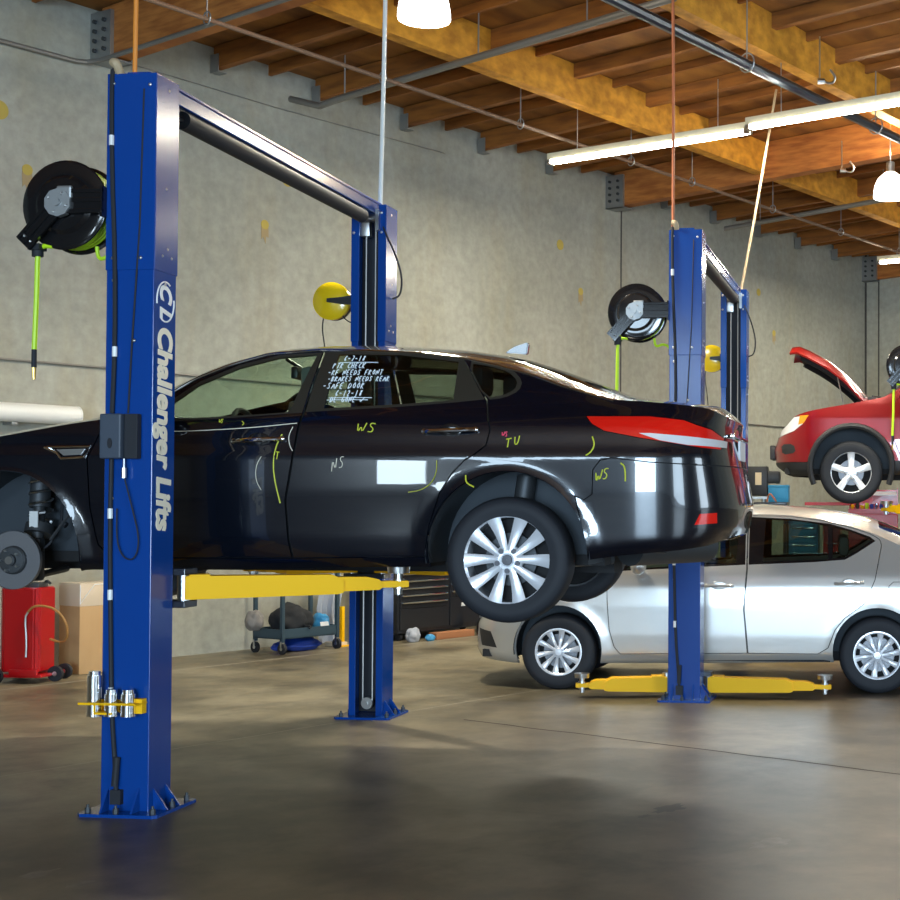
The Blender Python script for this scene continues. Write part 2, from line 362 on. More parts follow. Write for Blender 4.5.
def flat_blob(nm, m, x, y, rx, ry, seed):
    """worn patch on the slab with a ragged outline, floor frame"""
    rr = random.Random(seed); o = MB(); pts = []
    for k in range(22):
        a = 2*PI*k/22; q = rr.uniform(.6, 1.1); pts.append((x+rx*q*math.cos(a), y+ry*q*math.sin(a), .0008))
    o.face(pts); o.build(nm, m, fl, smooth=False)

# ---- pipes and conduits under the roof
def run(name, label, cat, m, pts, r, sm=0, group=None):
    o = MB().tube([sd(*p) for p in pts], r, 10, sm).build(name, m); return tag(o, label, cat, group)
thin = run('sprinkler_branch_pipe', 'thin brown pipe running the length of the hall just below the joists nearest the wall', 'pipe', 'pipe_brown', [(5, 2.15, 5.55), (S1-.02, 2.15, 5.55)], .02)
blue = run('sprinkler_main_pipe', 'thick dark steel pipe running parallel to the wall below the second row of purlins', 'pipe', 'pipe_dark', [(5, 5.16, 5.64), (S1-.02, 5.16, 5.64)], .05)
p1 = run('cross_pipe', 'grey steel pipe crossing the ceiling from the wall towards the thick dark pipe, nearer one', 'pipe', 'pipe_grey', [(10.4, .3, 5.74), (10.39, .75, 5.60), (10.39, .97, 5.63), (10.4, 4.33, 5.86), (10.4, 5.16, 5.92)], .035)
p2 = run('cross_pipe', 'grey steel pipe crossing the ceiling behind the far hanging lamp', 'pipe', 'pipe_grey', [(18.26, .7, 5.60), (18.28, 1.3, 5.64), (18.3, 3.45, 5.77), (18.3, 6.5, 5.95)], .035)
p3 = run('wall_conduit', 'thin grey conduit along the top of the wall that bends out under the nearest girder', 'conduit', 'pipe_grey', [(5, .035, 5.58), (8.05, .035, 5.58), (8.24, .10, 5.60), (8.26, .4, 5.62), (8.26, 7, 5.62+.3)], .022, 1)
p4 = run('wall_conduit', 'thin grey conduit line fixed level across the wall at mid height', 'conduit', 'pipe_grey', [(5, .02, 2.78), (S1-.02, .02, 2.80)], .012)
run('wall_wire', 'thin grey wire strung along the wall just below the roof joists', 'wire', 'galvanized', [(8.4, .03, 5.72), (10.5, .03, 5.70), (13, .03, 5.74)], .004)
def hanger(px, top, bot, r, par, side=0):
    b = MB(); b.cyl((px[0], px[1], bot+r), (px[0], px[1], top), .006, n=6)
    pts = [(px[0] + (r+.02)*math.sin(a)*UX, px[1]+(r+.02)*math.sin(a)*UY, bot + (r+.02)*math.cos(a)) for a in [2*PI*k/12 for k in range(13)]]
    b.tube([(p_[0], p_[1], p_[2]) for p_ in pts], .006, 6)
    return b.build('pipe_hanger', 'galvanized', par)
for s in (7.9, 9.9, 11.9, 13.9, 15.2, 17.2, 19.2, 21.2, 23.2):
    q = sd(s, 2.15); b = MB(); b.cyl((q.x, q.y, 5.55), (q.x, q.y, zdeck(2.15)-.05), .007, n=6)
    b.tube([(q.x+.045*math.cos(a)*UY, q.y-.045*math.cos(a)*UX, 5.56+.055*math.sin(a)) for a in [2*PI*k/12 for k in range(13)]], .007, 6)
    b.build('pipe_hanger', 'galvanized', thin)
for s in (8.9, 11.6, 14.3, 17.0, 19.8):
    q = sd(s, 5.16); b = MB(); b.cyl((q.x, q.y, 5.68), (q.x, q.y, zdeck(5.16)-.05), .008, n=6)
    b.tube([(q.x+.08*math.cos(a)*UY, q.y-.08*math.cos(a)*UX, 5.66+.09*math.sin(a)) for a in [2*PI*k/14 for k in range(15)]], .008, 6)
    b.build('pipe_hanger', 'galvanized', blue)
for d, z in ((1.1, 5.64), (2.9, 5.76), (4.2, 5.85)):
    q = sd(10.4, d); MB().cyl((q.x, q.y, z), (q.x, q.y, zdeck(d)-.02), .008, n=6).build('pipe_hanger', 'galvanized', p1)
for d, z in ((1.3, 5.64), (3.3, 5.76)):
    q = sd(18.28, d); MB().cyl((q.x, q.y, z), (q.x, q.y, zdeck(d)-.02), .008, n=6).build('pipe_hanger', 'galvanized', p2)
for s, d in ((15.9, 3.9), (12.4, 5.5)):                                # pipe clamps with a small drop loop
    q = sd(s, d, 5.7); b = MB().cyl((q.x, q.y, 5.62), (q.x, q.y, zdeck(d)-.3), .009, n=6)
    b.tube([(q.x, q.y, 5.64), (q.x+.12, q.y, 5.60), (q.x+.16, q.y-.02, 5.66), (q.x+.1, q.y-.02, 5.74)], .012, 6, 2).cyl((q.x-.02, q.y, 5.63), (q.x+.05, q.y, 5.63), .03, n=8)
    tag(b.build('pipe_clamp', 'steel'), 'steel clamp fitting under the girder right behind the fluorescent row' if s > 14 else 'steel clamp fitting above the thick dark pipe', 'clamp')
# ---- lamps
def high_bay(x, y, z, label, en):
    t = thing('hanging_lamp', label, 'lamp', (x, y, z), 0, 'bell-shaped hanging lamps')
    MB().lathe([(.195, 0), (.20, .012), (.198, .06), (.185, .14), (.15, .22), (.10, .27), (.06, .30), (.001, .305)], 'z', 36).build('lamp_shade', 'lamp_shade', t)
    MB().lathe([(.001, .015), (.15, .02), (.18, .03), (.001, .032)], 'z', 32).build('lamp_bulb', 'lamp_bulb', t)
    MB().cyl((0, 0, .30), (0, 0, .42), .05, n=16).build('lamp_housing', 'steel', t)
    MB().cyl((0, 0, .42), (0, 0, 6.3-z), .008, n=6).build('lamp_rod', 'steel', t)
    l = bpy.data.lights.new('lamp_light', 'SPOT'); l.energy = en; l.color = (1, .93, .76); l.shadow_soft_size = .16; l.spot_size = R(150); l.spot_blend = .5
    o = bpy.data.objects.new('lamp_light', l); C.objects.link(o); o.parent = t; o.location = (0, 0, -.03)
    l = bpy.data.lights.new('lamp_uplight', 'POINT'); l.energy = 100; l.color = (1, .85, .6); l.shadow_soft_size = .1
    o = bpy.data.objects.new('lamp_uplight', l); C.objects.link(o); o.parent = t; o.location = (0, 0, .55)
high_bay(-2.31, 11.0, 5.19, 'glowing bell lamp cut off by the top of the picture', 820)
high_bay(1.90, 17.0, 5.10, 'glowing bell lamp hanging at right below the ceiling', 190)
def tube_light(s, d0, d1, z0, z1, label, en=190):
    L_ = d1-d0; t = thing('fluorescent_fixture', label, 'light fixture', sd(s, d0, z0), WA - PI/2, 'fluorescent fixtures')
    t.rotation_euler = (0, -math.atan2(z1-z0, L_), WA-PI/2); N = L_
    MB().box(0, N-.01, -.04, .04, .045, .12, .006).build('fixture_housing', 'fixture_cream', t)
    for y in (-.032, .032):
        MB().cyl((.05, y, .02), (N-.06, y, .02), .019, n=14).build('fluorescent_tube', 'tube_glow', t)
        MB().box(.0, .05, y-.018, y+.018, 0, .045).box(N-.06, N-.01, y-.018, y+.018, 0, .045).build('tube_socket', 'steel', t)
    MB().cyl((.4, 0, .12), (.4, 0, .62), .005, n=6).cyl((N-.4, 0, .12), (N-.4, 0, .62), .005, n=6).build('hanger_rods', 'steel', t)
    l = bpy.data.lights.new('tube_light', 'AREA'); l.shape = 'RECTANGLE'; l.size = N-.2; l.size_y = .16; l.energy = en; l.color = (1, .95, .78)
    o = bpy.data.objects.new('tube_light', l); C.objects.link(o); o.parent = t; o.location = (N/2, 0, -.012)
    return t
tube_light(12.66, 1.92, 4.56, 5.30, 5.30, 'lit fluorescent fixture of the near row, the half nearer the wall')
tube_light(12.52, 4.60, 7.24, 5.30, 5.32, 'lit fluorescent fixture of the near row, the half nearer the aisle', 150)
tube_light(12.40, 7.28, 9.92, 5.32, 5.34, 'lit fluorescent fixture continuing the near row over the aisle', 70)
tube_light(20.7, 2.02, 4.66, 5.30, 5.30, 'lit fluorescent fixture in the far corner by the back wall', 200)
for s_, d_ in ((18.6, 4.2), (18.4, 9.5)): tube_light(s_, d_, d_+2.64, 5.4, 5.4, 'added fluorescent fixture out of view, brightening the hall above the red SUV bay' if d_ < 5 else 'added fluorescent fixture out of view, brightening the hall over the far aisle', 30)  # two unseen fixtures added to brighten the far side of the hall

# ================================================================== LIFTS
TL = .1208; SPAN = 3.2274; HL = 3.66
LA = (-2.8332, 7.188); LC = (-.205, 11.3014); LE = (2*LC[0]-LA[0], 2*LC[1]-LA[1])
def lift_pt(L0, x, y, z=0.): return Vector((L0[0] + x*math.cos(TL) + y*math.sin(TL), L0[1] - x*math.sin(TL) + y*math.cos(TL), z))
def text_mesh(txt, size, ext=.001, off=0., shear=0.):
    cu = bpy.data.curves.new('txt', 'FONT'); cu.body = txt; cu.size = size; cu.extrude = ext; cu.offset = off; cu.shear = shear
    o = bpy.data.objects.new('txt', cu); C.objects.link(o); bpy.context.view_layer.update()
    me = bpy.data.meshes.new_from_object(o.evaluated_get(bpy.context.evaluated_depsgraph_get()))
    bpy.data.objects.remove(o); bpy.data.curves.remove(cu); return me
def text_obj(name, txt, size, m, parent, fit=None, ext=.001, off=0., shear=0., mw=None, bold=0.):
    me = text_mesh(txt, size, ext, off, shear)
    x0 = min(v.co.x for v in me.vertices); x1 = max(v.co.x for v in me.vertices)
    for v in me.vertices:
        v.co.x -= x0
        if fit: v.co.x *= fit/(x1-x0)
    if bold:
        t = bmesh.new(); lv = 0.
        for dx in (0, bold, -bold):
            for dy in (0, bold):
                lv += .0003; c = me.copy(); c.transform(Matrix.Translation((dx, dy, lv))); t.from_mesh(c); bpy.data.meshes.remove(c)
        t.to_mesh(me); t.free()
    if mw is not None: me.transform(mw)
    me.materials.clear(); me.materials.append(M[m]); o = bpy.data.objects.new(name, me); C.objects.link(o); o.parent = parent; return o
def make_column(root, y0, inward, top=HL, outer=True):
    """C-section column; y0 = outer web, inward = +1/-1 towards the other column; x from -.25 to 0"""
    W, D, T = .25, .22, .012
    def Y(y): return y0 + inward*y
    def section(e):      # e = growth of the upper telescoped section
        return [(-W-e, -e), (e, -e), (e, D+e), (-.05-e, D+e), (-.05-e, D-T), (-T, D-T), (-T, T), (-W+T, T), (-W+T, D-T), (-W+.05+e, D-T), (-W+.05+e, D+e), (-W-e, D+e)]
    def ext(e, z0, z1): return MB().prism([(x, Y(y)) for x, y in section(e)], z0, z1, 'xy')
    col = ext(0, .012, 2.70).build('column', 'blue_paint', root, smooth=False)
    bv = col.modifiers.new('bevel', 'BEVEL'); bv.width = .004; bv.segments = 2; bv.limit_method = 'ANGLE'; bv.angle_limit = R(60)
    up = ext(.005, 2.68, top).build('column_extension', 'blue_paint', col, smooth=False)
    bv = up.modifiers.new('bevel', 'BEVEL'); bv.width = .004; bv.segments = 2; bv.limit_method = 'ANGLE'; bv.angle_limit = R(60)
    MB().prism([(-W+T+.001, Y(T+.002)), (-T-.001, Y(T+.002)), (-T-.001, Y(.05)), (-W+T+.001, Y(.05))], .02, top-.03, 'xy').build('slot_backing', 'slot_black', col, smooth=False)
    # base plate and gussets
    b = MB(); ya, yb = sorted((Y(-.10), Y(D+.11)))
    b.prism([(-.32+.02, ya), (.09-.02, ya), (.09, ya+.02), (.09, yb-.02), (.07, yb), (-.30, yb), (-.32, yb-.02), (-.32, ya+.02)], 0, .016, 'xy')
    for gx in (-.21, -.05):
        b.prism([(Y(0), .016), (Y(-.075), .016), (Y(0), .13)], gx-.005, gx+.005, 'yz')
    for gy in (.05, .17): b.prism([(0, .016), (.075, .016), (0, .12)], Y(gy)-.005, Y(gy)+.005, 'xz')
    b.build('base_plate', 'blue_paint', col, smooth=False)
    b = MB()
    for bx, by in ((-.28, -.06), (-.13, -.07), (.055, -.06), (.06, .12), (.055, .28), (-.28, .28), (-.285, .1)):
        MB().cyl((bx, Y(by), .016), (bx, Y(by), .04), .014, n=6).cyl((bx, Y(by), .03), (bx, Y(by), .055), .007, n=8).build('anchor_bolt', 'cast_iron', col, smooth=False)
    # two lifting cables and the bottom sheave
    b = MB(); b.tube([(-.155, Y(D-.03), .11), (-.155, Y(D-.03), top-.12)], .005, 6).tube([(-.085, Y(D-.03), .11), (-.085, Y(D-.03), top-.12)], .005, 6)
    b.build('lifting_cables', 'steel_cable', col)
    b = MB(); b.cyl((-.12, Y(D-.045), .10), (-.12, Y(D-.015), .10), .042, n=24).cyl((-.12, Y(D-.05), .10), (-.12, Y(D), .10), .012, n=10)
    b.build('sheave', 'steel', col)
    # bolts on the outer web and flange
    b = MB()
    for bx, bz in ((-.215, 2.74), (-.21, 2.63), (-.07, 2.74), (-.205, 1.97+.35), (-.10, 2.33), (-.205, .94), (-.205, 1.55), (-.03, 3.60), (-.22, 3.61)):
        MB().sph((bx, Y(-.006), bz), .009, (1, .6, 1), 8).build('bolt', 'steel', col)
    for by, bz in ((.07, 2.76), (.12, 2.80), (.16, 2.76), (.1, 2.62), (.12, 3.60), (.1, 3.1)): MB().sph((.005, Y(by), bz), .008, (.6, 1, 1), 8).build('bolt', 'steel', col)
    for bx, bz in ((-.235, 3.60), (-.235, 3.46), (-.03, 3.60), (-.03, 3.46)): MB().sph((bx, Y(D+.008), bz), .010, (1, .6, 1), 8).build('bolt', 'steel', col)
    return col
def arm(root, p0, p1, z, h, y_in, name='arm'):
    """telescopic arm from pivot p0 to pad p1 (lift frame)"""
    a = Vector((*p0, 0)); q = Vector((*p1, 0)); d = (q-a); L_ = d.length; ang = math.atan2(d.y, d.x)
    mw = Matrix.Translation((a.x, a.y, z)) @ Matrix.Rotation(ang, 4, 'Z')
    def part(fn, nm, m, par, **k):
        b = MB(); fn(b); b.b.transform(mw); return b.build(nm, m, par, smooth=False, **k)
    def outer(b):
        e = L_*.70
        b.prism([(0, 0), (e, .012), (e+.03, .02), (e+.03, h-.035), (e-.03, h-.004), (.06, h), (0, h)], -.065, .065, 'xz', .004)
        b.box(.02, .12, -.07, .07, h, h+.008)
    o = part(outer, name, 'yellow_paint', root)
    part(lambda b: b.prism([(L_*.70, .025), (L_*.90, .03), (L_*.90+.02, .045), (L_*.90, h-.035), (L_*.84, h-.02), (L_*.70, h-.018)], -.05, .05, 'xz', .003), 'arm_extension', 'yellow_paint', o)
    part(lambda b: b.prism([(L_*.89, .04), (L_+.05, .04), (L_+.05, .075), (L_*.89, .075)], -.032, .032, 'xz', .003), 'arm_tip', 'yellow_paint', o)
    def pad(b):
        b.cyl((L_, 0, .0), (L_, 0, h+.0), .02, n=16).cyl((L_, 0, .03), (L_, 0, .085), .03, n=16).cyl((L_, 0, h-.005), (L_, 0, h+.03), .058, .062, 20)
    b = MB(); pad(b); b.b.transform(mw); b.build('lift_pad', 'steel', o)
    def pv(b): b.cyl((0, 0, -.01), (0, 0, h+.03), .035, n=20)
    b = MB(); pv(b); b.b.transform(mw); b.build('arm_pin', 'steel', o)
    return o
def build_lift(L0, zc, label, arms, far=0.):
    root = thing('two_post_lift', label, 'car lift', (L0[0], L0[1], 0), -TL, 'blue two-post car lifts')
    a = make_column(root, 0, 1); b_ = make_column(root, SPAN+.22, -1)
    ya, yb = .16, SPAN+.06
    # overhead beam
    b = MB().box(-.175, -.075, ya-.1, yb+.1, 3.60, 3.675, .006).box(-.185, -.065, ya-.1, yb+.1, 3.672, 3.684); b.build('overhead_beam', 'blue_paint', root, smooth=False)
    b = MB().cyl((-.105, ya+.30, 3.545), (-.105, yb-.25, 3.545), .048, n=20).build('padded_shutoff_bar', 'rubber', root)
    MB().tube([(-.105, ya, 3.545), (-.105, yb, 3.545)], .009, 8).build('shutoff_rod', 'steel', root)
    MB().box(-.20, -.13, yb-.04, yb+.02, 3.44, 3.59, .004).cyl((-.19, yb-.05, 3.57), (-.06, yb-.05, 3.57), .035, n=16).box(-.065, -.04, yb-.1, yb, 3.47, 3.62).build('cable_pulley_bracket', 'steel', root)
    # hydraulic hose at the outer web
    b = MB().tube([(-.20, .05, 3.67), (-.225, -.005, 3.70), (-.228, -.012, 3.60), (-.222, -.012, 3.2), (-.20, -.012, 2.74), (-.195, -.012, 2.3), (-.205, -.014, 1.97)], .011, 8, 1)
    b.tube([(-.205, -.014, 1.75), (-.21, -.012, 1.4), (-.20, -.012, .9), (-.19, -.012, .5), (-.165, -.014, .2), (-.16, -.016, .1)], .011, 8, 1).build('hydraulic_hose', 'rubber', root)
    MB().tube([(-.225, -.005, 3.715), (-.20, -.02, 3.71), (-.20, .02, 3.66)], .022, 10, 2).build('hose_grommet', 'cord_beige', root)
    for z, hx_ in ((3.35, -.224), (2.3, -.195), (1.5, -.2085), (1.1, -.204), (.62, -.195)): MB().cyl((hx_, -.0135, z), (hx_, -.0135, z-.05), .0125, n=8).build('hose_label', 'white_plastic', root)
    MB().tube([(-.06, -.006, 3.58), (-.075, -.006, 2.9), (-.11, -.006, 2.3), (-.125, -.006, 1.97)], .0045, 6).build('release_cable', 'rubber', root)
    MB().cyl((-.16, -.03, .14), (-.155, -.02, .28), .016, n=10).box(-.185, -.13, -.03, -.0, .05, .12).build('hose_fitting', 'rubber', root)
    b = MB(); b.tube([(-.02, SPAN+.0, 3.5), (.02, SPAN-.02, 3.42), (.06, SPAN+.05, 3.3), (.09, SPAN+.1, 3.15), (.07, SPAN+.12, 3.02), (.01, SPAN+.12, 3.0)], .007, 8, 2).build('release_cable_loop', 'rubber', root)
    # carriages and arms
    for y0, inw in ((0, 1), (SPAN+.22, -1)):
        Y = lambda y: y0 + inw*y
        cr = MB().box(-.232, -.018, min(Y(.03), Y(.215)), max(Y(.03), Y(.215)), zc-.05, zc+.75).build('carriage', 'slot_black', root, smooth=False)
        MB().box(-.24, .06, min(Y(.225), Y(.36)), max(Y(.225), Y(.36)), zc-.035, zc+.0, .004).box(-.24, .06, min(Y(.225), Y(.36)), max(Y(.225), Y(.36)), zc+.13, zc+.165, .004).build('arm_bracket', 'cabinet_black', cr, smooth=False)
        MB().box(-.2, -.05, min(Y(.2), Y(.235)), max(Y(.2), Y(.235)), zc+.2, zc+.62, .01).build('door_bumper_pad', 'rubber', cr)
        for (pa, pb) in arms:
            arm(root, (pa[0], Y(pa[1])), (pb[0], Y(pb[1] + (far if inw < 0 else 0))), zc+.005, .12, inw)
    return root
lift1 = build_lift(LA, 1.03, 'nearest blue two-post lift, holding up the black sedan, lettered down its front post', [((.02, .30), (.96, .85)), ((-.2, .30), (-.60, .85))], .18)
lift2 = build_lift(LC, .035, 'middle blue two-post lift with its arms lowered to the floor beside the silver sedan', [((.03, .28), (.95, .27)), ((-.3, .25), (-.95, .10))])
lift3 = build_lift(LE, 1.40, 'farthest blue two-post lift, holding up the red SUV at the right edge', [((.02, .30), (.80, .80)), ((-.2, .30), (-.75, .80))], .25)
# control box with its loop of wire on the near post
MB().box(-.235, -.125, -.075, -.006, 1.745, 1.965, .008).build('release_box', 'charcoal', lift1, smooth=False)
MB().box(-.123, -.055, -.045, -.006, 1.745, 1.965, .003).build('box_side', 'rubber', lift1, smooth=False)
MB().prism([(-.18+.012*math.cos(a), 1.82+.026*math.sin(a)) for a in [2*PI*k/16 for k in range(16)]], -.079, -.07, 'xz').build('finger_slot', 'slot_black', lift1, smooth=False)
MB().tube([(-.13, -.03, 1.745), (-.13, -.03, 1.65)], .006, 6).cyl((-.13, -.03, 1.70), (-.13, -.03, 1.65), .012, n=10).build('wire_end', 'steel', lift1)
MB().tube([(-.13, -.03, 1.66), (-.09, -.02, 1.5), (-.05, -.02, 1.35), (-.07, -.02, 1.25), (-.13, -.02, 1.25), (-.17, -.02, 1.33), (-.17, -.02, 1.5)], .0035, 6, 2).build('wire_loop', 'rubber', lift1)
# lettering on the side of the near post, reading downwards: glyph x -> -z, glyph y -> +y
def decal_mw(z, y): return Matrix.Translation((.0015, y, z)) @ Matrix(((0, 0, 1, 0), (0, 1, 0, 0), (-1, 0, 0, 0), (0, 0, 0, 1)))
text_obj('post_lettering', 'Challenger Lifts', .19, 'decal_cream', lift1, 1.01, .001, .0045, .12, decal_mw(2.40, .045), .0028)
text_obj('post_logo', 'C L', .155, 'decal_white', lift1, .17, .001, .0035, .3, decal_mw(2.615, .06), .002)
sw = [(.002, .11+.085*math.cos(a)*1.0, 2.535+.10*math.sin(a)) for a in [R(k) for k in range(60, 200, 10)]]
sw2 = [(.002, .11+.085*math.cos(a), 2.535+.10*math.sin(a)) for a in [R(k) for k in range(-120, 20, 10)]]
MB().tube(sw, .004, 6).tube(sw2, .004, 6).build('logo_swoosh', 'decal_white', lift1)
# adapter rack with three chrome adapters
rk = MB().box(-.31, -.02, -.11, -.10, .545, .556).box(-.25, -.012, -.11, -.0, .545, .552).box(-.235, -.14, -.10, -.0, .498, .508).box(-.235, -.228, -.10, 0, .50, .55).box(-.07, -.012, -.05, -.004, .498, .57, .003).box(-.26, -.02, -.010, -.002, .50, .56)
rk.build('adapter_rack', 'yellow_paint', lift1, smooth=False)
for x, z0, z1, r, lb in ((-.250, .485, .705, .034, 'tall chrome cylinder adapter, the longest one, left end of the yellow rack'), (-.160, .488, .618, .034, 'short chrome cylinder adapter in the middle of the yellow rack on the near post'), (-.075, .488, .618, .034, 'short chrome cylinder adapter at the right end of the yellow rack')):
    q = lift_pt(LA, x, -.065); b = MB().cyl((0, 0, 0), (0, 0, z1-z0-.02), r, n=24).cyl((0, 0, z1-z0-.02), (0, 0, z1-z0), r*.8, n=24).cyl((0, 0, -.0), (0, 0, .02), r*1.04, n=24)
    o = b.build('lift_adapter', 'chrome', None, loc=(q.x, q.y, z0)); tag(o, lb, 'lift adapter', 'chrome lift adapters')
# ================================================================== REELS
def hose_reel(L0, x, z, label, drop, s=1.0):
    q = lift_pt(L0, x, .07, z); t = thing('air_hose_reel', label, 'hose reel', q, -TL, 'black air hose reels')
    b = MB()
    for y in (-.075, .075):
        b.lathe([(.001, y), (.06, y), (.075, y-.02*(1 if y < 0 else -1)), (.13, y-.018*(1 if y < 0 else -1)), (.15, y), (.205, y), (.222, y+.006), (.225, y+.012), (.215, y+.014), (.15, y+.01), (.001, y+.01)], 'y', 48)
    b.cyl((0, -.075, 0), (0, .075, 0), .1, n=32).build('drum', 'black_gloss', t)
    b = MB()
    for i, rr in enumerate((.135, .152, .169, .186, .2)):
        for y in (-.05, -.025, 0, .025, .05):
            b.tube([(rr*math.cos(a), y, rr*math.sin(a)) for a in [2*PI*k/32 for k in range(33)]], .011, 6)
    b.build('hose_coil', 'hose_green', t)
    b = MB()
    # bracket arm to the post, guide arm to the lower left, hub plate
    xe = -x-.25
    for zz in (.055, .01, -.045): b.box(.03, xe, -.125, -.10, zz-.008, zz+.014, .003)
    b.box(.03, xe, -.118, -.11, -.05, .07).box(xe-.012, xe, -.12, .1, -.07, .08)
    b.build('mounting_arm', 'black_gloss', t, smooth=False)
    b = MB(); a = R(227); ca, sa = math.cos(a), math.sin(a)
    def ob(l0, l1, w0, w1, y0, y1):
        b.prism([(ca*l0-sa*w0, sa*l0+ca*w0), (ca*l1-sa*w0, sa*l1+ca*w0), (ca*l1-sa*w1, sa*l1+ca*w1), (ca*l0-sa*w1, sa*l0+ca*w1)], y0, y1, 'xz')
    ob(.03, .275, -.045, .045, -.118, -.108); ob(.03, .27, -.045, -.03, -.13, -.108); ob(.03, .27, -.005, .008, -.13, -.108); ob(.03, .27, .033, .045, -.13, -.108)
    b.build('guide_arm', 'black_gloss', t, smooth=False)
    b = MB().cyl((0, -.135, 0), (0, -.1, 0), .07, n=10).cyl((0, -.15, 0), (0, -.13, 0), .02, n=12).box(-.01, .07, -.128, -.105, .02, .085, .01); b.build('hub_plate', 'chrome' if False else 'galvanized', t, smooth=False)
    for r0, a0 in ((.05, 60), (.05, 150), (.05, 250), (.05, 340), (.24, 222), (.24, 232), (.205, 227)): MB().sph((r0*math.cos(R(a0)), -.138 if r0 < .1 else -.12, r0*math.sin(R(a0))), .007, n=8).build('rivet', 'steel', t)
    gx, gz = -.145, -.225
    MB().cyl((gx, -.06, gz-.03), (gx, -.06, gz+.02), .028, n=16).box(gx-.03, gx+.03, -.10, -.03, gz+.0, gz+.03).build('hose_guide', 'rubber', t)
    zb = -drop
    b = MB().tube([(.03, -.05, -.21), (-.06, -.06, -.205), (-.115, -.06, -.20), (gx, -.06, gz), (gx-.002, -.06, gz-.2), (gx-.012, -.06, zb)], .0125, 8, 1)
    b.tube([(.135, .0, -.20), (.14, .0, -.25), (.16, 0, -.265), (.20, 0, -.245), (xe-.02, 0, -.26), (xe+.003, -.0, -.30), (xe-.0, -.0, -1.0), (xe-.0, 0, -2.2)], .010, 8, 2)
    b.build('air_hose', 'hose_green', t)
    b = MB().cyl((gx-.012, -.06, zb), (gx-.012, -.06, zb-.09), .013, n=10); b.build('hose_end', 'rubber', t)
    b = MB().cyl((gx-.012, -.06, zb-.09), (gx-.012, -.06, zb-.15), .011, .008, n=10); b.build('coupler', 'brass', t)
    return t
hose_reel(LA, -.478, 3.012, 'large black hose reel with lime green hose on the nearest lift post', .72)
hose_reel(LC, -.515, 3.021, 'black hose reel with lime green hose on the middle lift post, above the black trunk', .95)
hose_reel(LE, -.515, 3.0, 'black hose reel at the right edge, its hose hanging in front of the red SUV', .75)
def cord_reel(L0, x, z, label):
    q = lift_pt(L0, x, SPAN+.12, z); t = thing('retractable_cord_reel', label, 'cord reel', q, -TL, 'yellow cord reels')
    MB().lathe([(.001, -.045), (.03, -.045), (.10, -.03), (.125, -.02), (.138, -.012), (.138, .02), (.12, .03), (.001, .03)], 'y', 40).build('reel_housing', 'yellow_reel', t)
    MB().lathe([(.132, .02), (.135, .07), (.001, .075)], 'y', 40).build('reel_back', 'black_plastic', t)
    e = -x-.25
    MB().prism([(-.01, -.014), (.10, -.03), (e, -.035), (e, .035), (.10, .02), (-.01, .012)], -.07, -.045, 'xz').box(e-.02, e, -.07, .06, -.04, .04).build('mounting_arm', 'black_plastic', t, smooth=False)
    MB().tube([(-.06, 0, -.12), (-.07, 0, -.2), (-.05, 0, -.32), (-.03, 0, -.5), (-.02, 0, -1.2)], .005, 6, 2).tube([(.08, 0, -.10), (.12, 0, -.15), (e, .02, -.17)], .005, 6, 2).build('cord', 'rubber', t)
cord_reel(LA, -.448, 2.989, 'yellow disc cord reel on the back post of the nearest lift')
cord_reel(LC, -.36, 2.983, 'yellow disc cord reel half hidden between the posts of the middle lift')
# ---- cords dropping from the roof to the posts
def drop_cord(name, label, p, q, r, m):
    P, Q = Vector(p), Vector(q); mid = (P+Q)/2 + Vector((.01, 0, 0))
    tag(MB().tube([P, mid, Q], r, 8, 2).build(name, m), label, 'cord')
q = lift_pt(LA, -.17, .10, 3.66); drop_cord('power_cord', 'orange cord running from the roof down to the top of the nearest post', (q.x, q.y, 6.3), q, .012, 'cord_orange')
q = lift_pt(LA, -.08, SPAN+.10, 3.66); drop_cord('power_cord', 'thick white cord hanging from the roof to the back post of the nearest lift', (q.x+.03, q.y, 6.3), q, .016, 'cord_white')
q = lift_pt(LC, -.24, .10, 3.66); drop_cord('power_cord', 'thin copper coloured cord running from the roof to the top of the middle lift post', (q.x-.02, q.y, 6.3), q, .012, 'cord_copper')
q = lift_pt(LC, -.06, SPAN+.1, 3.66); e = sd(13.0, 4.66, 5.82); drop_cord('power_cord', 'beige cord slanting from a purlin down to the back post of the middle lift', e, q, .013, 'cord_beige')

# ================================================================== CARS  (car frame: +x to the rear, y across, z up; tables use xf = -x, forward of the rear axle)
def in_poly(p, Q):
    x, y = p; c = False; n = len(Q)
    for i in range(n):
        (x1, y1), (x2, y2) = Q[i], Q[(i+1) % n]
        if (y1 > y) != (y2 > y) and x < (x2-x1)*(y-y1)/(y2-y1)+x1: c = not c
    return c
def offset_poly(Q, d):
    n = len(Q); A = sum(Q[i][0]*Q[(i+1) % n][1]-Q[(i+1) % n][0]*Q[i][1] for i in range(n)); sg = 1 if A > 0 else -1; out = []
    for i in range(n):
        a, p, b = Vector(Q[i-1]), Vector(Q[i]), Vector(Q[(i+1) % n])
        e1 = (p-a).normalized(); e2 = (b-p).normalized(); n1 = Vector((e1.y, -e1.x)); n2 = Vector((e2.y, -e2.x))
        m = (n1+n2); m = m/max(.35, m.length_squared/2) * .5 if m.length > 1e-6 else n1
        if (n1+n2).length > 1e-6:
            h = (n1+n2).normalized(); m = h/max(.4, h.dot(n1))
        out.append((p.x+m.x*d*sg, p.y+m.y*d*sg))
    return out
def smooth_poly(Q, k=1):
    for _ in range(k):
        out = []
        for i in range(len(Q)):
            a, b = Q[i], Q[(i+1) % len(Q)]; out += [(a[0]*.78+b[0]*.22, a[1]*.78+b[1]*.22), (a[0]*.22+b[0]*.78, a[1]*.22+b[1]*.78)]
        Q = out
    return Q
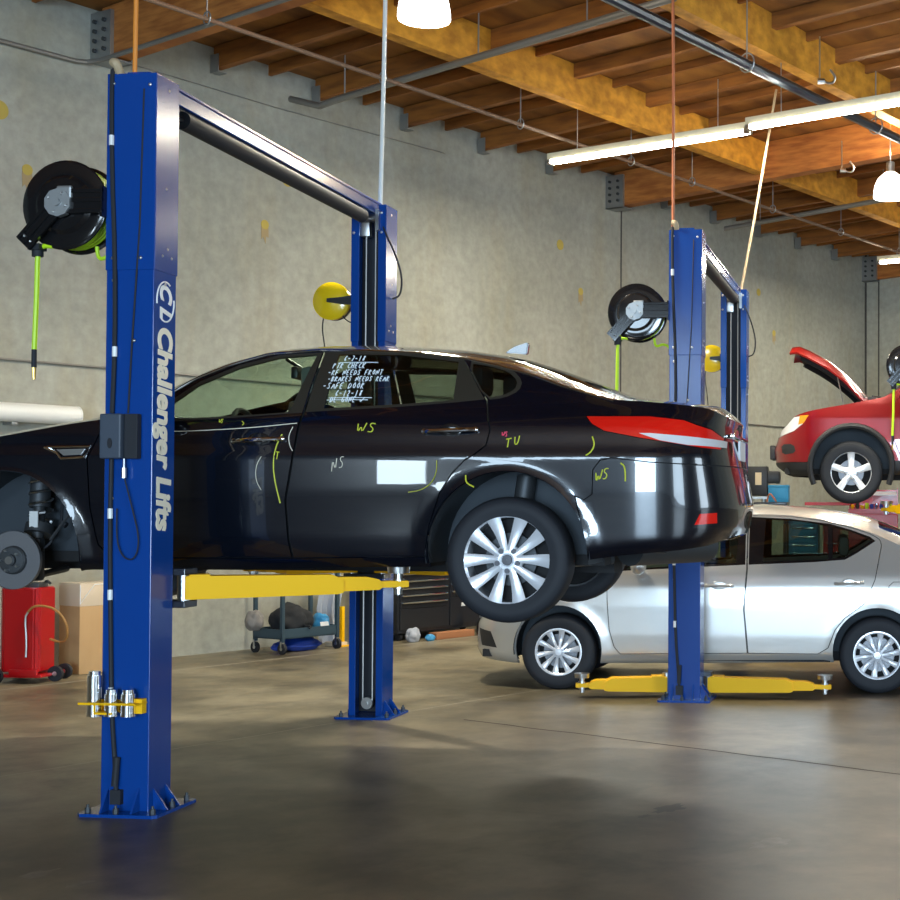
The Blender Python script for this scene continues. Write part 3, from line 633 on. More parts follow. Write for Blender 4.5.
def cut(b, Q, ia, ib):
    """split the faces of b along the outline Q (coordinates ia, ib of the vertices)"""
    n = len(Q)
    for i in range(n):
        p, q = Q[i], Q[(i+1) % n]; dx, dy = q[0]-p[0], q[1]-p[1]; L_ = math.hypot(dx, dy)
        if L_ < 1e-6: continue
        co = [0, 0, 0]; no = [0, 0, 0]; co[ia], co[ib] = p; no[ia], no[ib] = -dy/L_, dx/L_
        x0, x1 = min(p[0], q[0])-1e-4, max(p[0], q[0])+1e-4; y0, y1 = min(p[1], q[1])-1e-4, max(p[1], q[1])+1e-4
        F = []
        for f in b.faces:
            us = [v.co[ia] for v in f.verts]
            if max(us) < x0 or min(us) > x1: continue
            vs = [v.co[ib] for v in f.verts]
            if max(vs) < y0 or min(vs) > y1: continue
            F.append(f)
        if not F: continue
        g = set(F)
        for f in F: g.update(f.edges); g.update(f.verts)
        bmesh.ops.bisect_plane(b, geom=list(g), dist=1e-6, plane_co=co, plane_no=no)
def take(b, test):
    """move the faces that pass the test into a new bmesh"""
    F = [f for f in b.faces if test(f.calc_center_median())]; n = bmesh.new(); mp = {}
    for f in F:
        for v in f.verts:
            if v not in mp: mp[v] = n.verts.new(v.co)
        try: n.faces.new([mp[v] for v in f.verts])
        except ValueError: pass
    bmesh.ops.delete(b, geom=F, context='FACES'); return n
def mirrored(b):
    n = b.copy()
    for v in n.verts: v.co.y = -v.co.y
    bmesh.ops.reverse_faces(n, faces=n.faces); return n
def thicken(o, t=.012):
    s = o.modifiers.new('thickness', 'SOLIDIFY'); s.thickness = t; s.offset = -1; return o

def make_wheel(par, x, y, z, Rt, Rr, width, style, paint, side=-1, name='wheel', spin=0.):
    """tyre with rim, spokes, brake disc; side=-1: outer face looks to -y"""
    f = side
    s_ = width
    prof = [(Rr-.012, 0), (Rr+.004, -.004), (Rr+.02, -.006), (Rt*.84, -.010), (Rt*.95, .0), (Rt*.985, .018), (Rt, .05), (Rt, s_/2), (Rt, s_-.05), (Rt*.985, s_-.018), (Rt*.95, s_), (Rt*.84, s_+.01), (Rr, s_), (Rr-.012, s_)]
    W = MB(); W.lathe([(r, -f*h) for r, h in prof], 'y', 64)
    o = W.build(name, 'rubber', par, ang=50); o.location = (x, y, z); o.rotation_euler = (0, spin, 0)
    b = MB(); b.lathe([(r, -f*h) for r, h in ((Rr-.012, .004), (Rr-.002, -.002), (Rr, .004), (Rr-.002, .02), (Rr-.018, .03), (Rr-.022, s_-.02), (Rr-.01, s_))], 'y', 64)
    def Sp(a0, a1, r0, r1, w0, w1, h0, h1, th=.02):
        """one spoke: from radius r0 at angle a0 to r1 at a1"""
        n_ = 6; top = []; 
        for i in range(n_+1):
            t = i/n_; r = r0+(r1-r0)*t; a = a0+(a1-a0)*t; w_ = w0+(w1-w0)*t**1.3; h = h0+(h1-h0)*t + (.012*math.sin(PI*t))
            cx, cz = r*math.cos(a), r*math.sin(a); px, pz = -math.sin(a), math.cos(a)
            top.append([(cx+px*w_/2, cz+pz*w_/2, h+.006), (cx+px*w_*.28, cz+pz*w_*.28, h), (cx-px*w_*.28, cz-pz*w_*.28, h), (cx-px*w_/2, cz-pz*w_/2, h+.006), (cx-px*w_*.42, cz-pz*w_*.42, h+th), (cx+px*w_*.42, cz+pz*w_*.42, h+th)])
        rings = [[b.b.verts.new((p[0], -f*p[2], p[1])) for p in ring] for ring in top]
        for A, B in zip(rings, rings[1:]):
            for k in range(6): b.b.faces.new((A[k], A[(k+1) % 6], B[(k+1) % 6], B[k]))
        b.b.faces.new(rings[0]); b.b.faces.new(rings[-1][::-1])
    if style == 'double':
        for k in range(5):
            c = R(-90+72*k)
            for sg in (-1, 1): Sp(c+sg*R(21), c+sg*R(16.5), .05, Rr-.008, .036, .078, .012, .004, .03)
        b.lathe([(.001, -f*.012), (.03, -f*.012), (.036, -f*.018), (.07, -f*.020), (.080, -f*.03), (.080, -f*.06)], 'y', 32)
    elif style == 'five':
        for k in range(5): Sp(R(90+72*k), R(90+72*k), .04, Rr-.008, .06, .085, .018, .006, .03)
        b.lathe([(.001, -f*.010), (.045, -f*.010), (.065, -f*.018), (.075, -f*.05)], 'y', 32)
    else:
        for k in range(10):
            c = R(36*k+6); Sp(c, c+R(4), .035, Rr-.012, .020, .058, .002, .004, .015)
        b.lathe([(.001, -f*-.004), (.028, -f*-.003), (.036, -f*.006), (.05, -f*.012)], 'y', 28)
        b.lathe([(Rr-.004, -f*.0), (Rr-.02, -f*-.001), (Rr-.03, -f*.008)], 'y', 64)
    b.build('rim', paint, o, ang=40)
    if style != 'cover':
        for k in range(5):
            a = R(-90+72*k + (0 if style == 'double' else 36)); cx, cz = .057*math.cos(a), .057*math.sin(a)
            MB().cyl((cx, -f*.008, cz), (cx, -f*.03, cz), .014, n=12).build('lug_nut', 'alloy_dark' if style == 'double' else 'steel', o)
        MB().lathe([(.001, -f*.004), (.026, -f*.005), (.03, -f*.014)], 'y', 24).build('centre_cap', 'alloy_dark' if style == 'double' else 'steel', o)
    b = MB().lathe([(.05, -f*.10), (.14, -f*.10), (.142, -f*.115), (.05, -f*.115)], 'y', 48).cyl((0, -f*.07, 0), (0, -f*.1, 0), .07, n=24); b.build('brake_disc', 'cast_iron' if style == 'double' else 'disc_steel', o)
    b = MB().lathe([(.001, -f*(s_-.06)), (Rr-.02, -f*(s_-.06))], 'y', 40); b.build('inner_shield', 'inner_dark', o)
    return o

def build_car(name, label, cat, loc, rz, S):
    root = thing(name, label, cat, loc, rz)
    XR, XF = S['xr'], S['xf']; ER, EF = S['er'], S['ef']; paint = S['paint']; Pw = S['w']; U, ZC, ZB = S['rail'], S['centre'], S['bottom']; WB, Ra, Rz = S['wb'], S['arch'], S['hubz']
    def Wd(z): return smooth_interp(Pw, z, .008)
    def plan(x):
        e = min((x-XR)/ER, (XF-x)/EF, 1); e = max(e, 0); return (1-(1-e)**2.8)**(1/2.8)
    def width(x, z, flare=True):
        y = Wd(z)*plan(x)
        if flare:
            for wx in (0, WB):
                d = math.hypot(x-wx, z-Rz); g = d-Ra
                if g > -.1: y += S.get('flare', .014)*math.exp(-(max(g, 0)/.045)**2)*(1 if z < Rz+Ra+.1 else 0)*min(1, plan(x)*1.0)
        return y
    def xend(x, z):
        s = max(0, min(1, (x-(XF-.55))/.55)); x += s*s*(interp(S['fx'], z))
        s = max(0, min(1, ((XR+.4)-x)/.4)); x += s*s*(interp(S['rx'], z)); return x
    cols = []
    n1 = 14
    for i in range(n1): cols.append(XR + .5*(i/n1)**2.2)
    x = XR+.5; N = int((XF-.5-x)/.035)
    for i in range(N+1): cols.append(x+(XF-.6-x)*i/N)
    for i in range(1, n1+1): cols.append(XF-.6*(1-i/n1)**2.2)
    NV = 48
    def side_bm(inset=0., ztop=None, zl=0.):
        b = bmesh.new(); G = []
        for x in cols:
            u = interp(U, x); z0 = interp(ZB, x)+zl
            if ztop is not None: u = min(u, ztop)-.02
            col = []
            for j in range(NV+1):
                z = z0+(u-z0)*j/NV; y = max(0, width(x, z, inset == 0)-inset)
                if plan(x) < 1e-5: y = 0
                # tuck under at the sill
                tk = max(0, 1-(z-z0)/.07); y -= .035*tk*tk*(1 if y > .1 else 0)
                col.append(b.verts.new((-xend(x, z), -y, z)))
            G.append(col)
        for A, B in zip(G, G[1:]):
            for j in range(NV):
                q = [A[j], A[j+1], B[j+1], B[j]]
                try: b.faces.new(q)
                except ValueError: pass
        bmesh.ops.remove_doubles(b, verts=b.verts, dist=1e-6); return b
    sb = side_bm()
    for f in sb.faces: pass
    bmesh.ops.recalc_face_normals(sb, faces=sb.faces)
    if sum(f.normal.y for f in sb.faces) > 0: bmesh.ops.reverse_faces(sb, faces=sb.faces)
    def P(Q): return [(-x, z) for x, z in Q]
    # wheel arches
    arches = [[(-wx+Ra*math.cos(a), Rz+S.get('archup', 0)+Ra*math.sin(a)) for a in [R(-20+220*k/30) for k in range(31)]]+[(-wx-Ra*.96, -.2), (-wx+Ra*.96, -.2)] for wx in (0, WB)]
    for Q in arches:
        cut(sb, Q, 0, 2); take(sb, lambda c, Q=Q: in_poly((c.x, c.z), Q)).free()
    made = {}
    regions = S['regions']
    for nm, mt, Q, par, gap in regions:                        # innermost first
        Q = P(Q)
        if gap:
            Qi, Qo = offset_poly(Q, -gap/2), offset_poly(Q, gap/2)
            cut(sb, Qi, 0, 2); cut(sb, Qo, 0, 2)
            rb = take(sb, lambda c: in_poly((c.x, c.z), Qi)); take(sb, lambda c: in_poly((c.x, c.z), Qo)).free()
        else:
            cut(sb, Q, 0, 2); rb = take(sb, lambda c: in_poly((c.x, c.z), Q))
        mb = mirrored(rb)
        for side, bb in (('n', rb), ('f', mb)):
            o = link_bm(bb, nm, mt, None, True, ang=50)
            if not mt.startswith('glass'): thicken(o, .01)
            made.setdefault((nm, side), o)
            o.parent = root
            o['_p'] = par or ''; o['_s'] = side
    for o in list(root.children):                              # second level: windows and trims belong to their door
        p = o.get('_p', ''); s = o.get('_s', '')
        if p and (p, s) in made: o.parent = made[(p, s)]
        for k in ('_p', '_s'):
            if k in o: del o[k]
    # top: hood, windscreen, roof, rear window, boot
    def top_bm():
        b = bmesh.new(); G = []; NT = 14
        for x in cols:
            u = interp(U, x); yr = width(x, u); zc = max(u, interp(ZC, x)); k = min(1, yr/.5)
            if plan(x) < 1e-5: yr = 0
            row = []
            for j in range(2*NT+1):
                t = (j-NT)/NT; h = u+(zc-u)*k*(1-abs(t)**S.get('crown', 2.4)); row.append(b.verts.new((-xend(x, u), yr*t, h)))
            G.append(row)
        for A, B in zip(G, G[1:]):
            for j in range(2*NT):
                try: b.faces.new([A[j], A[j+1], B[j+1], B[j]])
                except ValueError: pass
        bmesh.ops.remove_doubles(b, verts=b.verts, dist=1e-6)
        bmesh.ops.recalc_face_normals(b, faces=b.faces)
        if sum(f.normal.z for f in b.faces) < 0: bmesh.ops.reverse_faces(b, faces=b.faces)
        return b
    tb = top_bm()
    for nm, mt, Q in S['top_regions']:
        Q = P(Q); cut(tb, Q, 0, 1); o = link_bm(take(tb, lambda c: in_poly((c.x, c.y), Q)), nm, mt, root, True, ang=50)
        if not mt.startswith('glass'): thicken(o, .01)
    # body = what is left of both sides and the top
    body = bmesh.new()
    for bb in (sb, mirrored(sb), tb):
        me = bpy.data.meshes.new('t'); bb.to_mesh(me); body.from_mesh(me); bpy.data.meshes.remove(me)
    bmesh.ops.remove_doubles(body, verts=body.verts, dist=2e-5)
    o = thicken(link_bm(body, 'body', paint, root, True, ang=32), .01)
    # wheel wells, inner shell, floor pan
    for wx in (0, WB):
        for sg in (-1, 1):
            b = MB(); r = Ra+.012; a_ = [R(-8+196*k/28) for k in range(29)]
            yo = (width(wx, Rz+Ra*.6, False)-.006)*sg; yi = .50*sg
            A = [b.b.verts.new((-wx+r*math.cos(a), yo, Rz+S.get('archup', 0)+r*math.sin(a))) for a in a_]; B = [b.b.verts.new((-wx+r*math.cos(a), yi, Rz+S.get('archup', 0)+r*math.sin(a))) for a in a_]
            for k in range(28): b.b.faces.new((A[k], A[k+1], B[k+1], B[k]))
            b.b.faces.new(B); b.build('wheel_well', 'liner', root)
    zb = min(z for x, z in ZB)
    ib = side_bm(.035, S['belt'], .03)
    for Q in arches: cut(ib, Q, 0, 2); take(ib, lambda c, Q=Q: in_poly((c.x, c.z), Q)).free()
    fb = mirrored(ib); me = bpy.data.meshes.new('t'); fb.to_mesh(me); ib.from_mesh(me); bpy.data.meshes.remove(me); fb.free()
    link_bm(ib, 'inner_shell', 'inner_dark', root)
    b = MB(); pz = interp(ZB, WB/2)+.02
    for x0, x1, y in ((XR+.45, -Ra-.02, .66), (-Ra-.02, Ra+.02, .52), (Ra+.02, WB-Ra-.02, .80), (WB-Ra-.02, WB+Ra+.02, .52), (WB+Ra+.02, XF-.15, .66)):
        pq = pz if x1 > 0 else max(pz, interp(ZB, x0+.1)+.02); b.box(-x1, -x0, -y, y, pq, pq+.06)
    b.box(-(WB+Ra), Ra, -.13, .13, pz-.06, pz)
    b.build('floor_pan', 'inner_dark', root, smooth=False)
    bl = S['belt']; xa, xb = S['cabin']
    b = MB().box(-xb, -xa, -.72, .72, bl-.10, bl-.06); b.build('parcel_deck', 'inner_dark', root, smooth=False)
    # seats: head restraints and tops of the backrests, wheel, mirror
    for xs, dark in ((WB*.46, 0), (WB*.11, 1)):
        for ys in (-.36, .36):
            b = MB().box(-xs-.06, -xs+.06, ys-.24, ys+.24, bl-.1, bl+S.get('seatup', .09), .05); o = b.build('seat_back', 'seat_dark', root)
            b = MB().box(-xs-.03, -xs+.06, ys-.13, ys+.13, bl+S.get('seatup', .09)+.03, bl+S.get('seatup', .09)+.2, .045).cyl((-xs+.01, ys-.05, bl), (-xs+.01, ys-.05, bl+.2), .008, n=8).cyl((-xs+.01, ys+.05, bl), (-xs+.01, ys+.05, bl+.2), .008, n=8)
            b.build('head_restraint', 'seat_grey', o)
    sx = S['steer']; ring = []
    for k in range(25):
        a = 2*PI*k/24; ring.append((-sx-.06*math.sin(a), .36*S.get('drv', 1)+.185*math.cos(a), bl-.10+.175*math.sin(a)))
    MB().tube(ring, .016, 8).build('steering_wheel', 'seat_dark', root)
    if 'mirror' in S:
        mx, mz = S['mirror']; MB().box(-mx-.02, -mx+.025, -.13, .13, mz-.04, mz+.035, .015).cyl((-mx, 0, mz+.03), (-mx-.1, 0, mz+.09), .012, n=8).build('rear_view_mirror', 'black_plastic', root)
    b = MB().box(-S['dash'][1], -S['dash'][0], -.68, .68, bl-.14, bl-.015, .03); b.build('dashboard', 'seat_dark', root)
    # chrome strip on the roof rail
    if S.get('rail_trim'):
        x0, x1 = S['rail_trim']
        for sg in (-1, 1):
            pts = []
            for k in range(60):
                x = x0+(x1-x0)*k/59; u = interp(U, x)-.006; pts.append((-x, sg*(width(x, u)+.003), u))
            MB().tube(pts, S.get('rail_r', .008), 8).build('roof_rail_trim', S.get('rail_mat', 'chrome'), root)
    # wheels
    for wx, styl in ((0, S['wheel']), (WB, S['wheel'])):
        for sg in (-1, 1):
            if (wx, sg) in S.get('no_wheel', ()): continue
            make_wheel(root, -wx, sg*S['track'], S['hub'], S['tyre'], S['rim'], .21, styl, S['rimmat'], sg, spin=R(S.get('spin', 0)))
    S['width'] = width; S['made'] = made
    return root
def door_handle(root, S, x0, x1, z0, z1, m, par):
    b = MB(); n = 10; pts = []
    for k in range(n+1):
        t = k/n; x = x0+(x1-x0)*t; z = z0+(z1-z0)*t; pts.append((-x, -(S['width'](x, z)+.012+.028*math.sin(PI*t)**.5), z))
    b.tube(pts, .012, 10)
    for k in (0, n): b.sph(pts[k], .016, (1, .8, 1), 10)
    o = b.build('door_handle', m, par)
    xm = (x0+x1)/2; zm = (z0+z1)/2; MB().sph((-xm, -(S['width'](xm, zm)+.001), zm), .05, (1.3, .12, .8), 20).build('handle_recess', S['paint'] if S['paint'] == 'car_silver' else 'black_gloss', o)
    b = MB(); b.tube([(p[0], -p[1], p[2]) for p in pts], .012, 10)
    other = S['made'].get((par.name.split('.')[0], 'f')) or root
    b.build('door_handle', m, other)

# ---- handwriting: strokes in a unit box
GL = {'A': [[(0, 0), (.4, 1), (.8, 0)], [(.15, .4), (.65, .4)]], 'B': [[(0, 0), (0, 1), (.6, .85), (.1, .5), (.65, .25), (0, 0)]], 'C': [[(.7, .85), (.3, 1), (0, .5), (.3, 0), (.7, .1)]],
      'D': [[(0, 0), (0, 1), (.6, .7), (.6, .25), (0, 0)]], 'E': [[(.6, 1), (0, 1), (0, 0), (.6, 0)], [(0, .5), (.45, .5)]], 'F': [[(.6, 1), (0, 1), (0, 0)], [(0, .5), (.45, .5)]],
      'G': [[(.7, .85), (.3, 1), (0, .5), (.3, 0), (.7, .15), (.7, .45), (.4, .45)]], 'H': [[(0, 0), (0, 1)], [(.6, 0), (.6, 1)], [(0, .5), (.6, .5)]], 'I': [[(.2, 0), (.2, 1)]], 'K': [[(0, 0), (0, 1)], [(.6, 1), (0, .45), (.6, 0)]],
      'L': [[(0, 1), (0, 0), (.55, 0)]], 'N': [[(0, 0), (.05, 1), (.55, 0), (.65, 1)]], 'O': [[(.35, 1), (0, .5), (.35, 0), (.7, .5), (.35, 1)]], 'P': [[(0, 0), (0, 1), (.6, .8), (0, .5)]], 'R': [[(0, 0), (0, 1), (.6, .8), (0, .5), (.6, 0)]],
      'S': [[(.6, .9), (.2, 1), (.05, .75), (.5, .4), (.4, .05), (0, .1)]], 'T': [[(0, 1), (.7, .95)], [(.35, 1), (.33, 0)]], 'U': [[(0, 1), (.1, .1), (.5, .1), (.6, 1)]], 'W': [[(0, .9), (.12, 0), (.38, .7), (.55, 0), (.85, 1)]], 'M': [[(0, 0), (.1, 1), (.4, .3), (.7, 1), (.8, 0)]],
      '1': [[(.3, 1), (.25, 0)]], '2': [[(0, .8), (.3, 1), (.5, .7), (0, 0), (.6, 0)]], '6': [[(.5, 1), (.1, .5), (.2, 0), (.55, .2), (.2, .45)]], '7': [[(0, 1), (.6, 1), (.25, 0)]], '8': [[(.5, .9), (.15, .95), (.5, .35), (.3, 0), (.1, .3), (.6, .95)]],
      '-': [[(0, .45), (.5, .5)]], '/': [[(0, 0), (.4, 1)]], 'v': [[(0, .4), (.25, 0), (1.1, .9)]], ' ': [], '_': [[(0, 0), (1, 0)]]}
def write(S, par, name, txt, xf, z, h, m, r=.0028, adv=.95, sx=.62, dxz=0., lift=.004):
    """marker writing on the near side of a car; starts at xf and runs rearwards"""
    b = MB(); cx = 0.
    for ch in txt:
        for st in GL.get(ch, []):
            pts = []
            for (u, v) in st:
                uu = cx+(u+.12*v)*h*sx; x = xf-uu; zz = z+v*h+dxz*uu; pts.append((-x, -(S['width'](x, zz)+lift), zz))
            if len(pts) > 1: b.tube(pts, r, 5, 1)
        cx += h*adv*sx+.0
    if len(b.b.verts): b.build(name, m, par)
    return cx
def stroke(S, par, name, pts, m, r=.003, lift=.004):
    MB().tube([(-x, -(S['width'](x, z)+lift), z) for x, z in pts], r, 5, 2).build(name, m, par)
def car_loc(K, t, off, z, back=0.): return (K[0]+math.sin(t)*off+math.cos(t)*back, K[1]+math.cos(t)*off-math.sin(t)*back, z)
# ---------------------------------------------------------------- black sedan on the near lift
BK = dict(paint='car_black', xr=-1.21, xf=3.72, er=.6, ef=1.0, wb=2.805, arch=.43, archup=.04, hubz=.334, hub=.334, tyre=.334, rim=.243, track=.915, wheel='double', rimmat='alloy', flare=.02,
    w=[(.2, .84), (.27, .88), (.45, .915), (.7, .93), (.885, .933), (.93, .918), (1.02, .905), (1.08, .885), (1.15, .83), (1.25, .765), (1.35, .69), (1.45, .61), (1.5, .57)],
    rail=[(-1.21, 1.10), (-1.06, 1.145), (-.95, 1.156), (-.69, 1.176), (-.566, 1.183), (-.472, 1.206), (-.244, 1.275), (-.067, 1.34), (.11, 1.388), (.323, 1.437), (.581, 1.469), (.871, 1.484), (1.162, 1.492), (1.445, 1.47), (1.654, 1.405), (1.826, 1.322), (1.924, 1.246), (2.10, 1.135), (2.2, 1.098), (2.30, 1.08), (2.451, 1.059), (2.616, 1.03), (2.843, .99), (3.1, .94), (3.4, .84), (3.6, .74), (3.72, .66)],
    centre=[(-1.21, 1.11), (-1.09, 1.185), (-.95, 1.195), (-.69, 1.222), (-.52, 1.258), (-.40, 1.303), (-.18, 1.385), (.05, 1.46), (.166, 1.483), (.396, 1.52), (.686, 1.54), (.978, 1.553), (1.272, 1.549), (1.508, 1.522), (1.75, 1.47), (1.92, 1.405), (2.07, 1.33), (2.3, 1.20), (2.42, 1.145), (2.6, 1.12), (2.9, 1.07), (3.2, .99), (3.5, .87), (3.72, .70)],
    bottom=[(-1.21, .46), (-1.07, .41), (-.92, .39), (-.6, .36), (-.4, .333), (.41, .295), (.95, .286), (1.4, .272), (1.82, .263), (2.36, .262), (2.47, .236), (2.6, .18), (3.3, .19), (3.72, .26)],
    fx=[(.2, -.1), (.35, -.02), (.5, 0), (.7, -.03), (.85, -.14), (1, -.3)], rx=[(.40, .07), (.5, .02), (.62, 0), (.76, .025), (.85, .045), (.98, .07), (1.06, .075), (1.15, .06), (1.2, .08)],
    belt=1.09, cabin=(-.3, 2.2), steer=1.66, drv=-1, mirror=(1.50, 1.405), dash=(1.82, 2.2), rail_trim=(-.55, 2.02), no_wheel=((2.805, -1),), spin=0, seatup=.12,
    regions=[
        ('front_window', 'glass_clear', [(1.925, 1.082), (1.900, 1.172), (1.784, 1.280), (1.589, 1.380), (1.378, 1.440), (1.165, 1.457), (1.222, 1.122), (1.509, 1.103)], 'front_door', 0),
        ('rear_window', 'glass_tint', [(1.035, 1.142), (1.04, 1.458), (.692, 1.452), (.345, 1.408), (.325, 1.186), (.615, 1.165)], 'rear_door', 0),
        ('quarter_window', 'glass_dark', smooth_poly([(.288, 1.40), (.166, 1.382), (.052, 1.348), (-.008, 1.294), (-.003, 1.245), (.057, 1.212), (.148, 1.199)]), '', 0),
        ('window_frame', 'satin_black', [(1.96, 1.066), (1.918, 1.190), (1.79, 1.300), (1.596, 1.399), (1.384, 1.457), (1.14, 1.472), (1.150, 1.119), (1.5, 1.093)], 'front_door', 0),
        ('rear_window_frame', 'satin_black', [(1.122, 1.474), (.87, 1.471), (.581, 1.456), (.322, 1.424), (.155, 1.190), (.31, 1.174), (.615, 1.150), (1.132, 1.122)], 'rear_door', 0),
        ('quarter_window_frame', 'satin_black', smooth_poly([(.306, 1.418), (.166, 1.397), (.035, 1.362), (-.035, 1.295), (-.028, 1.238), (.045, 1.198), (.148, 1.186)]), '', 0),
        ('front_door', 'car_black', [(1.97, 1.225), (1.915, 1.232), (1.826, 1.308), (1.654, 1.392), (1.445, 1.460), (1.162, 1.482), (1.135, 1.480), (1.144, 1.117), (1.173, .861), (1.21, .647), (1.197, .433), (1.182, .336), (2.2, .33), (2.27, .40), (2.31, .60), (2.325, .87), (2.26, 1.03), (2.04, 1.075)], '', .007),
        ('rear_door', 'car_black', [(1.128, 1.480), (.871, 1.475), (.581, 1.460), (.325, 1.428), (.141, 1.186), (.096, 1.02), (.114, .94), (.18, .885), (.225, .861), (.294, .790), (.358, .692), (.414, .517), (.444, .347), (1.175, .336), (1.190, .433), (1.203, .647), (1.166, .861), (1.137, 1.117)], '', .007),
        ('tail_light_lens', 'lens_clear', [(-.70, 1.003), (-.759, 1.003), (-1.12, .975), (-1.12, .938), (-.95, .943), (-.812, .965)], 'tail_light', 0),
        ('tail_light', 'lens_red', [(-.412, 1.095), (-.449, 1.051), (-.516, 1.014), (-.708, .977), (-.873, .951), (-1.021, .929), (-1.10, .925), (-1.11, .99), (-1.06, 1.03), (-.989, 1.052), (-.928, 1.075), (-.753, 1.094)], '', .004),
        ('rear_reflector', 'lens_red', [(-.984, .522), (-1.09, .530), (-1.09, .585), (-1.01, .58)], 'rear_bumper', 0),
        ('rear_bumper', 'car_black', [(-.368, .672), (-.415, .652), (-.458, .683), (-.462, .809), (-.50, .86), (-.563, .872), (-.763, .85), (-1.0, .838), (-1.4, .835), (-1.4, .2), (-.30, .2), (-.42, .45)], '', .006),
    ],
    top_regions=[('windscreen', 'glass_clear', [(1.30, -.52), (1.30, .52), (1.9, .70), (2.34, .5), (2.40, 0), (2.34, -.5), (1.9, -.70)]), ('rear_screen', 'glass_dark', [(.08, -.52), (.08, .52), (-.42, .62), (-.50, .3), (-.52, 0), (-.50, -.3), (-.42, -.62)])])
TB = .105; KB = (-1.16, 7.6916)
car1 = build_car('black_sedan', 'black four-door sedan raised on the nearest lift, marker writing on its side', 'car', car_loc(KB, TB, .915, .8975), -TB, BK)
fd, rd = BK['made'][('front_door', 'n')], BK['made'][('rear_door', 'n')]
fw, rw = BK['made'][('front_window', 'n')], BK['made'][('rear_window', 'n')]
bodyB = [c for c in car1.children if c.name.startswith('body')][0]
door_handle(car1, BK, 1.50, 1.23, .962, .975, 'chrome', fd); door_handle(car1, BK, .45, .17, 1.012, 1.022, 'chrome', rd)
def wB(par, nm, *a, **k): write(BK, par, nm, *a, **k)
wB(rd, 'marker_letters', 'WS', .825, 1.008, .052, 'grease_yellow', r=.0033, adv=1.15, sx=1.05); wB(rd, 'marker_letters', 'NS', .95, .80, .06, 'decal_cream', r=.002, dxz=.35, adv=1.1)
wB(bodyB, 'marker_letters', 'TU', .01, .925, .045, 'grease_yellow', r=.0033, dxz=.25, adv=1.15, sx=.9); wB(bodyB, 'marker_letters', 'WS', .03, .985, .026, 'grease_red', r=.003, adv=1.1)
wB(BK['made'][('rear_bumper', 'n')], 'marker_letters', 'WS', -.475, .742, .055, 'grease_yellow', r=.0033, dxz=.35, adv=1., sx=.75); wB(fd, 'marker_letters', 'WS', 1.60, 1.062, .022, 'grease_yellow', r=.0022)
wB(fd, 'marker_letters', 'TX', 1.262, .865, .04, 'grease_yellow', adv=.3)
stroke(BK, fd, 'marker_curve', [(1.235, 1.00), (1.268, .93), (1.275, .83), (1.262, .74), (1.245, .67), (1.235, .63)], 'grease_yellow', .0038)
stroke(BK, rd, 'marker_curve', [(1.18, 1.04), (1.20, .99), (1.19, .94), (1.17, .91)], 'decal_cream', .002)
stroke(BK, fd, 'marker_curve', [(1.86, 1.04), (1.885, 1.03), (1.88, 1.015), (1.70, 1.02), (1.40, 1.036), (1.16, 1.06)], 'decal_cream', .0022)
stroke(BK, fd, 'marker_curve', [(1.47, 1.072), (1.455, 1.06), (1.465, 1.05)], 'grease_yellow', .0022)
stroke(BK, fd, 'marker_curve', [(1.34, .88), (1.37, .83), (1.37, .75), (1.34, .70)], 'decal_cream', .0015)
stroke(BK, rd, 'marker_curve', [(.375, .86), (.375, .80), (.40, .74), (.46, .70), (.53, .69)], 'grease_yellow', .0018)
stroke(BK, bodyB, 'marker_curve', [(.215, .78), (.21, .74), (.165, .718)], 'grease_yellow', .004, .012)
stroke(BK, bodyB, 'marker_curve', [(-.455, .985), (-.47, .94), (-.45, .90), (-.425, .885)], 'grease_yellow', .004)
stroke(BK, BK['made'][('rear_bumper', 'n')], 'marker_curve', [(-.61, .845), (-.63, .83), (-.635, .79), (-.635, .75)], 'grease_yellow', .004)
stroke(BK, bodyB, 'marker_curve', [(2.86, .98), (2.84, .96), (2.86, .93)], 'grease_yellow', .003)
Tr = [('6-7-18', 1.00, 1.418, .030, .0), ('PTR CHECK', 1.05, 1.375, .030, .0), ('-RF NEEDS FRONT', 1.065, 1.335, .030, 0), ('-BRAKES NEEDS REAR', 1.055, 1.298, .028, 0), ('-SAFE DOOR', 1.07, 1.255, .034, 0), ('6-12-18', .99, 1.213, .032, 0), ('DL GONE v', 1.01, 1.178, .030, 0)]
for tx, x0, z0, h, dz in Tr: wB(rw, 'window_writing', tx, x0, z0, h, 'chalk_white', r=.0027, adv=1.12)
for z0, xa, xb in ((1.408, 1.02, .80), (1.202, 1.02, .78), (1.190, 1.03, .80)): stroke(BK, rw, 'window_writing', [(xa, z0), ((xa+xb)/2, z0+.002), (xb, z0)], 'chalk_white', .002)
# fender vent, shark fin, licence plate, trunk lettering, exhaust
MB().tube([(-x, -(BK['width'](x, z)+.004), z) for x, z in [(2.575, .930), (2.50, .90), (2.47, .868), (2.34, .876), (2.315, .935), (2.56, .932)]], .0075, 8).build('fender_vent_trim', 'chrome', bodyB)
MB().prism([(-x, z) for x, z in [(2.50, .918), (2.46, .885), (2.36, .890), (2.34, .922)]], -(BK['width'](2.42, .9)+.008), -(BK['width'](2.42, .9)-.01)).build('fender_vent', 'steel', bodyB)
MB().prism([(-.25, 1.52), (-.20, 1.555), (-.115, 1.583), (-.108, 1.575), (-.118, 1.51)], -.022, .022, 'xz', .006).build('shark_fin_antenna', 'black_gloss', bodyB)
MB().box(1.150, 1.162, -.16, .16, .88, .99).build('licence_plate', 'plate_white', bodyB)
MB().box(1.13, 1.155, -.42, .42, 1.0, 1.02, .004).build('trunk_trim', 'chrome', bodyB)
for ys in (-.5, .5): MB().cyl((.80, ys, .44), (1.02, ys, .44), .03, n=20).build('exhaust_tip', 'chrome', car1)
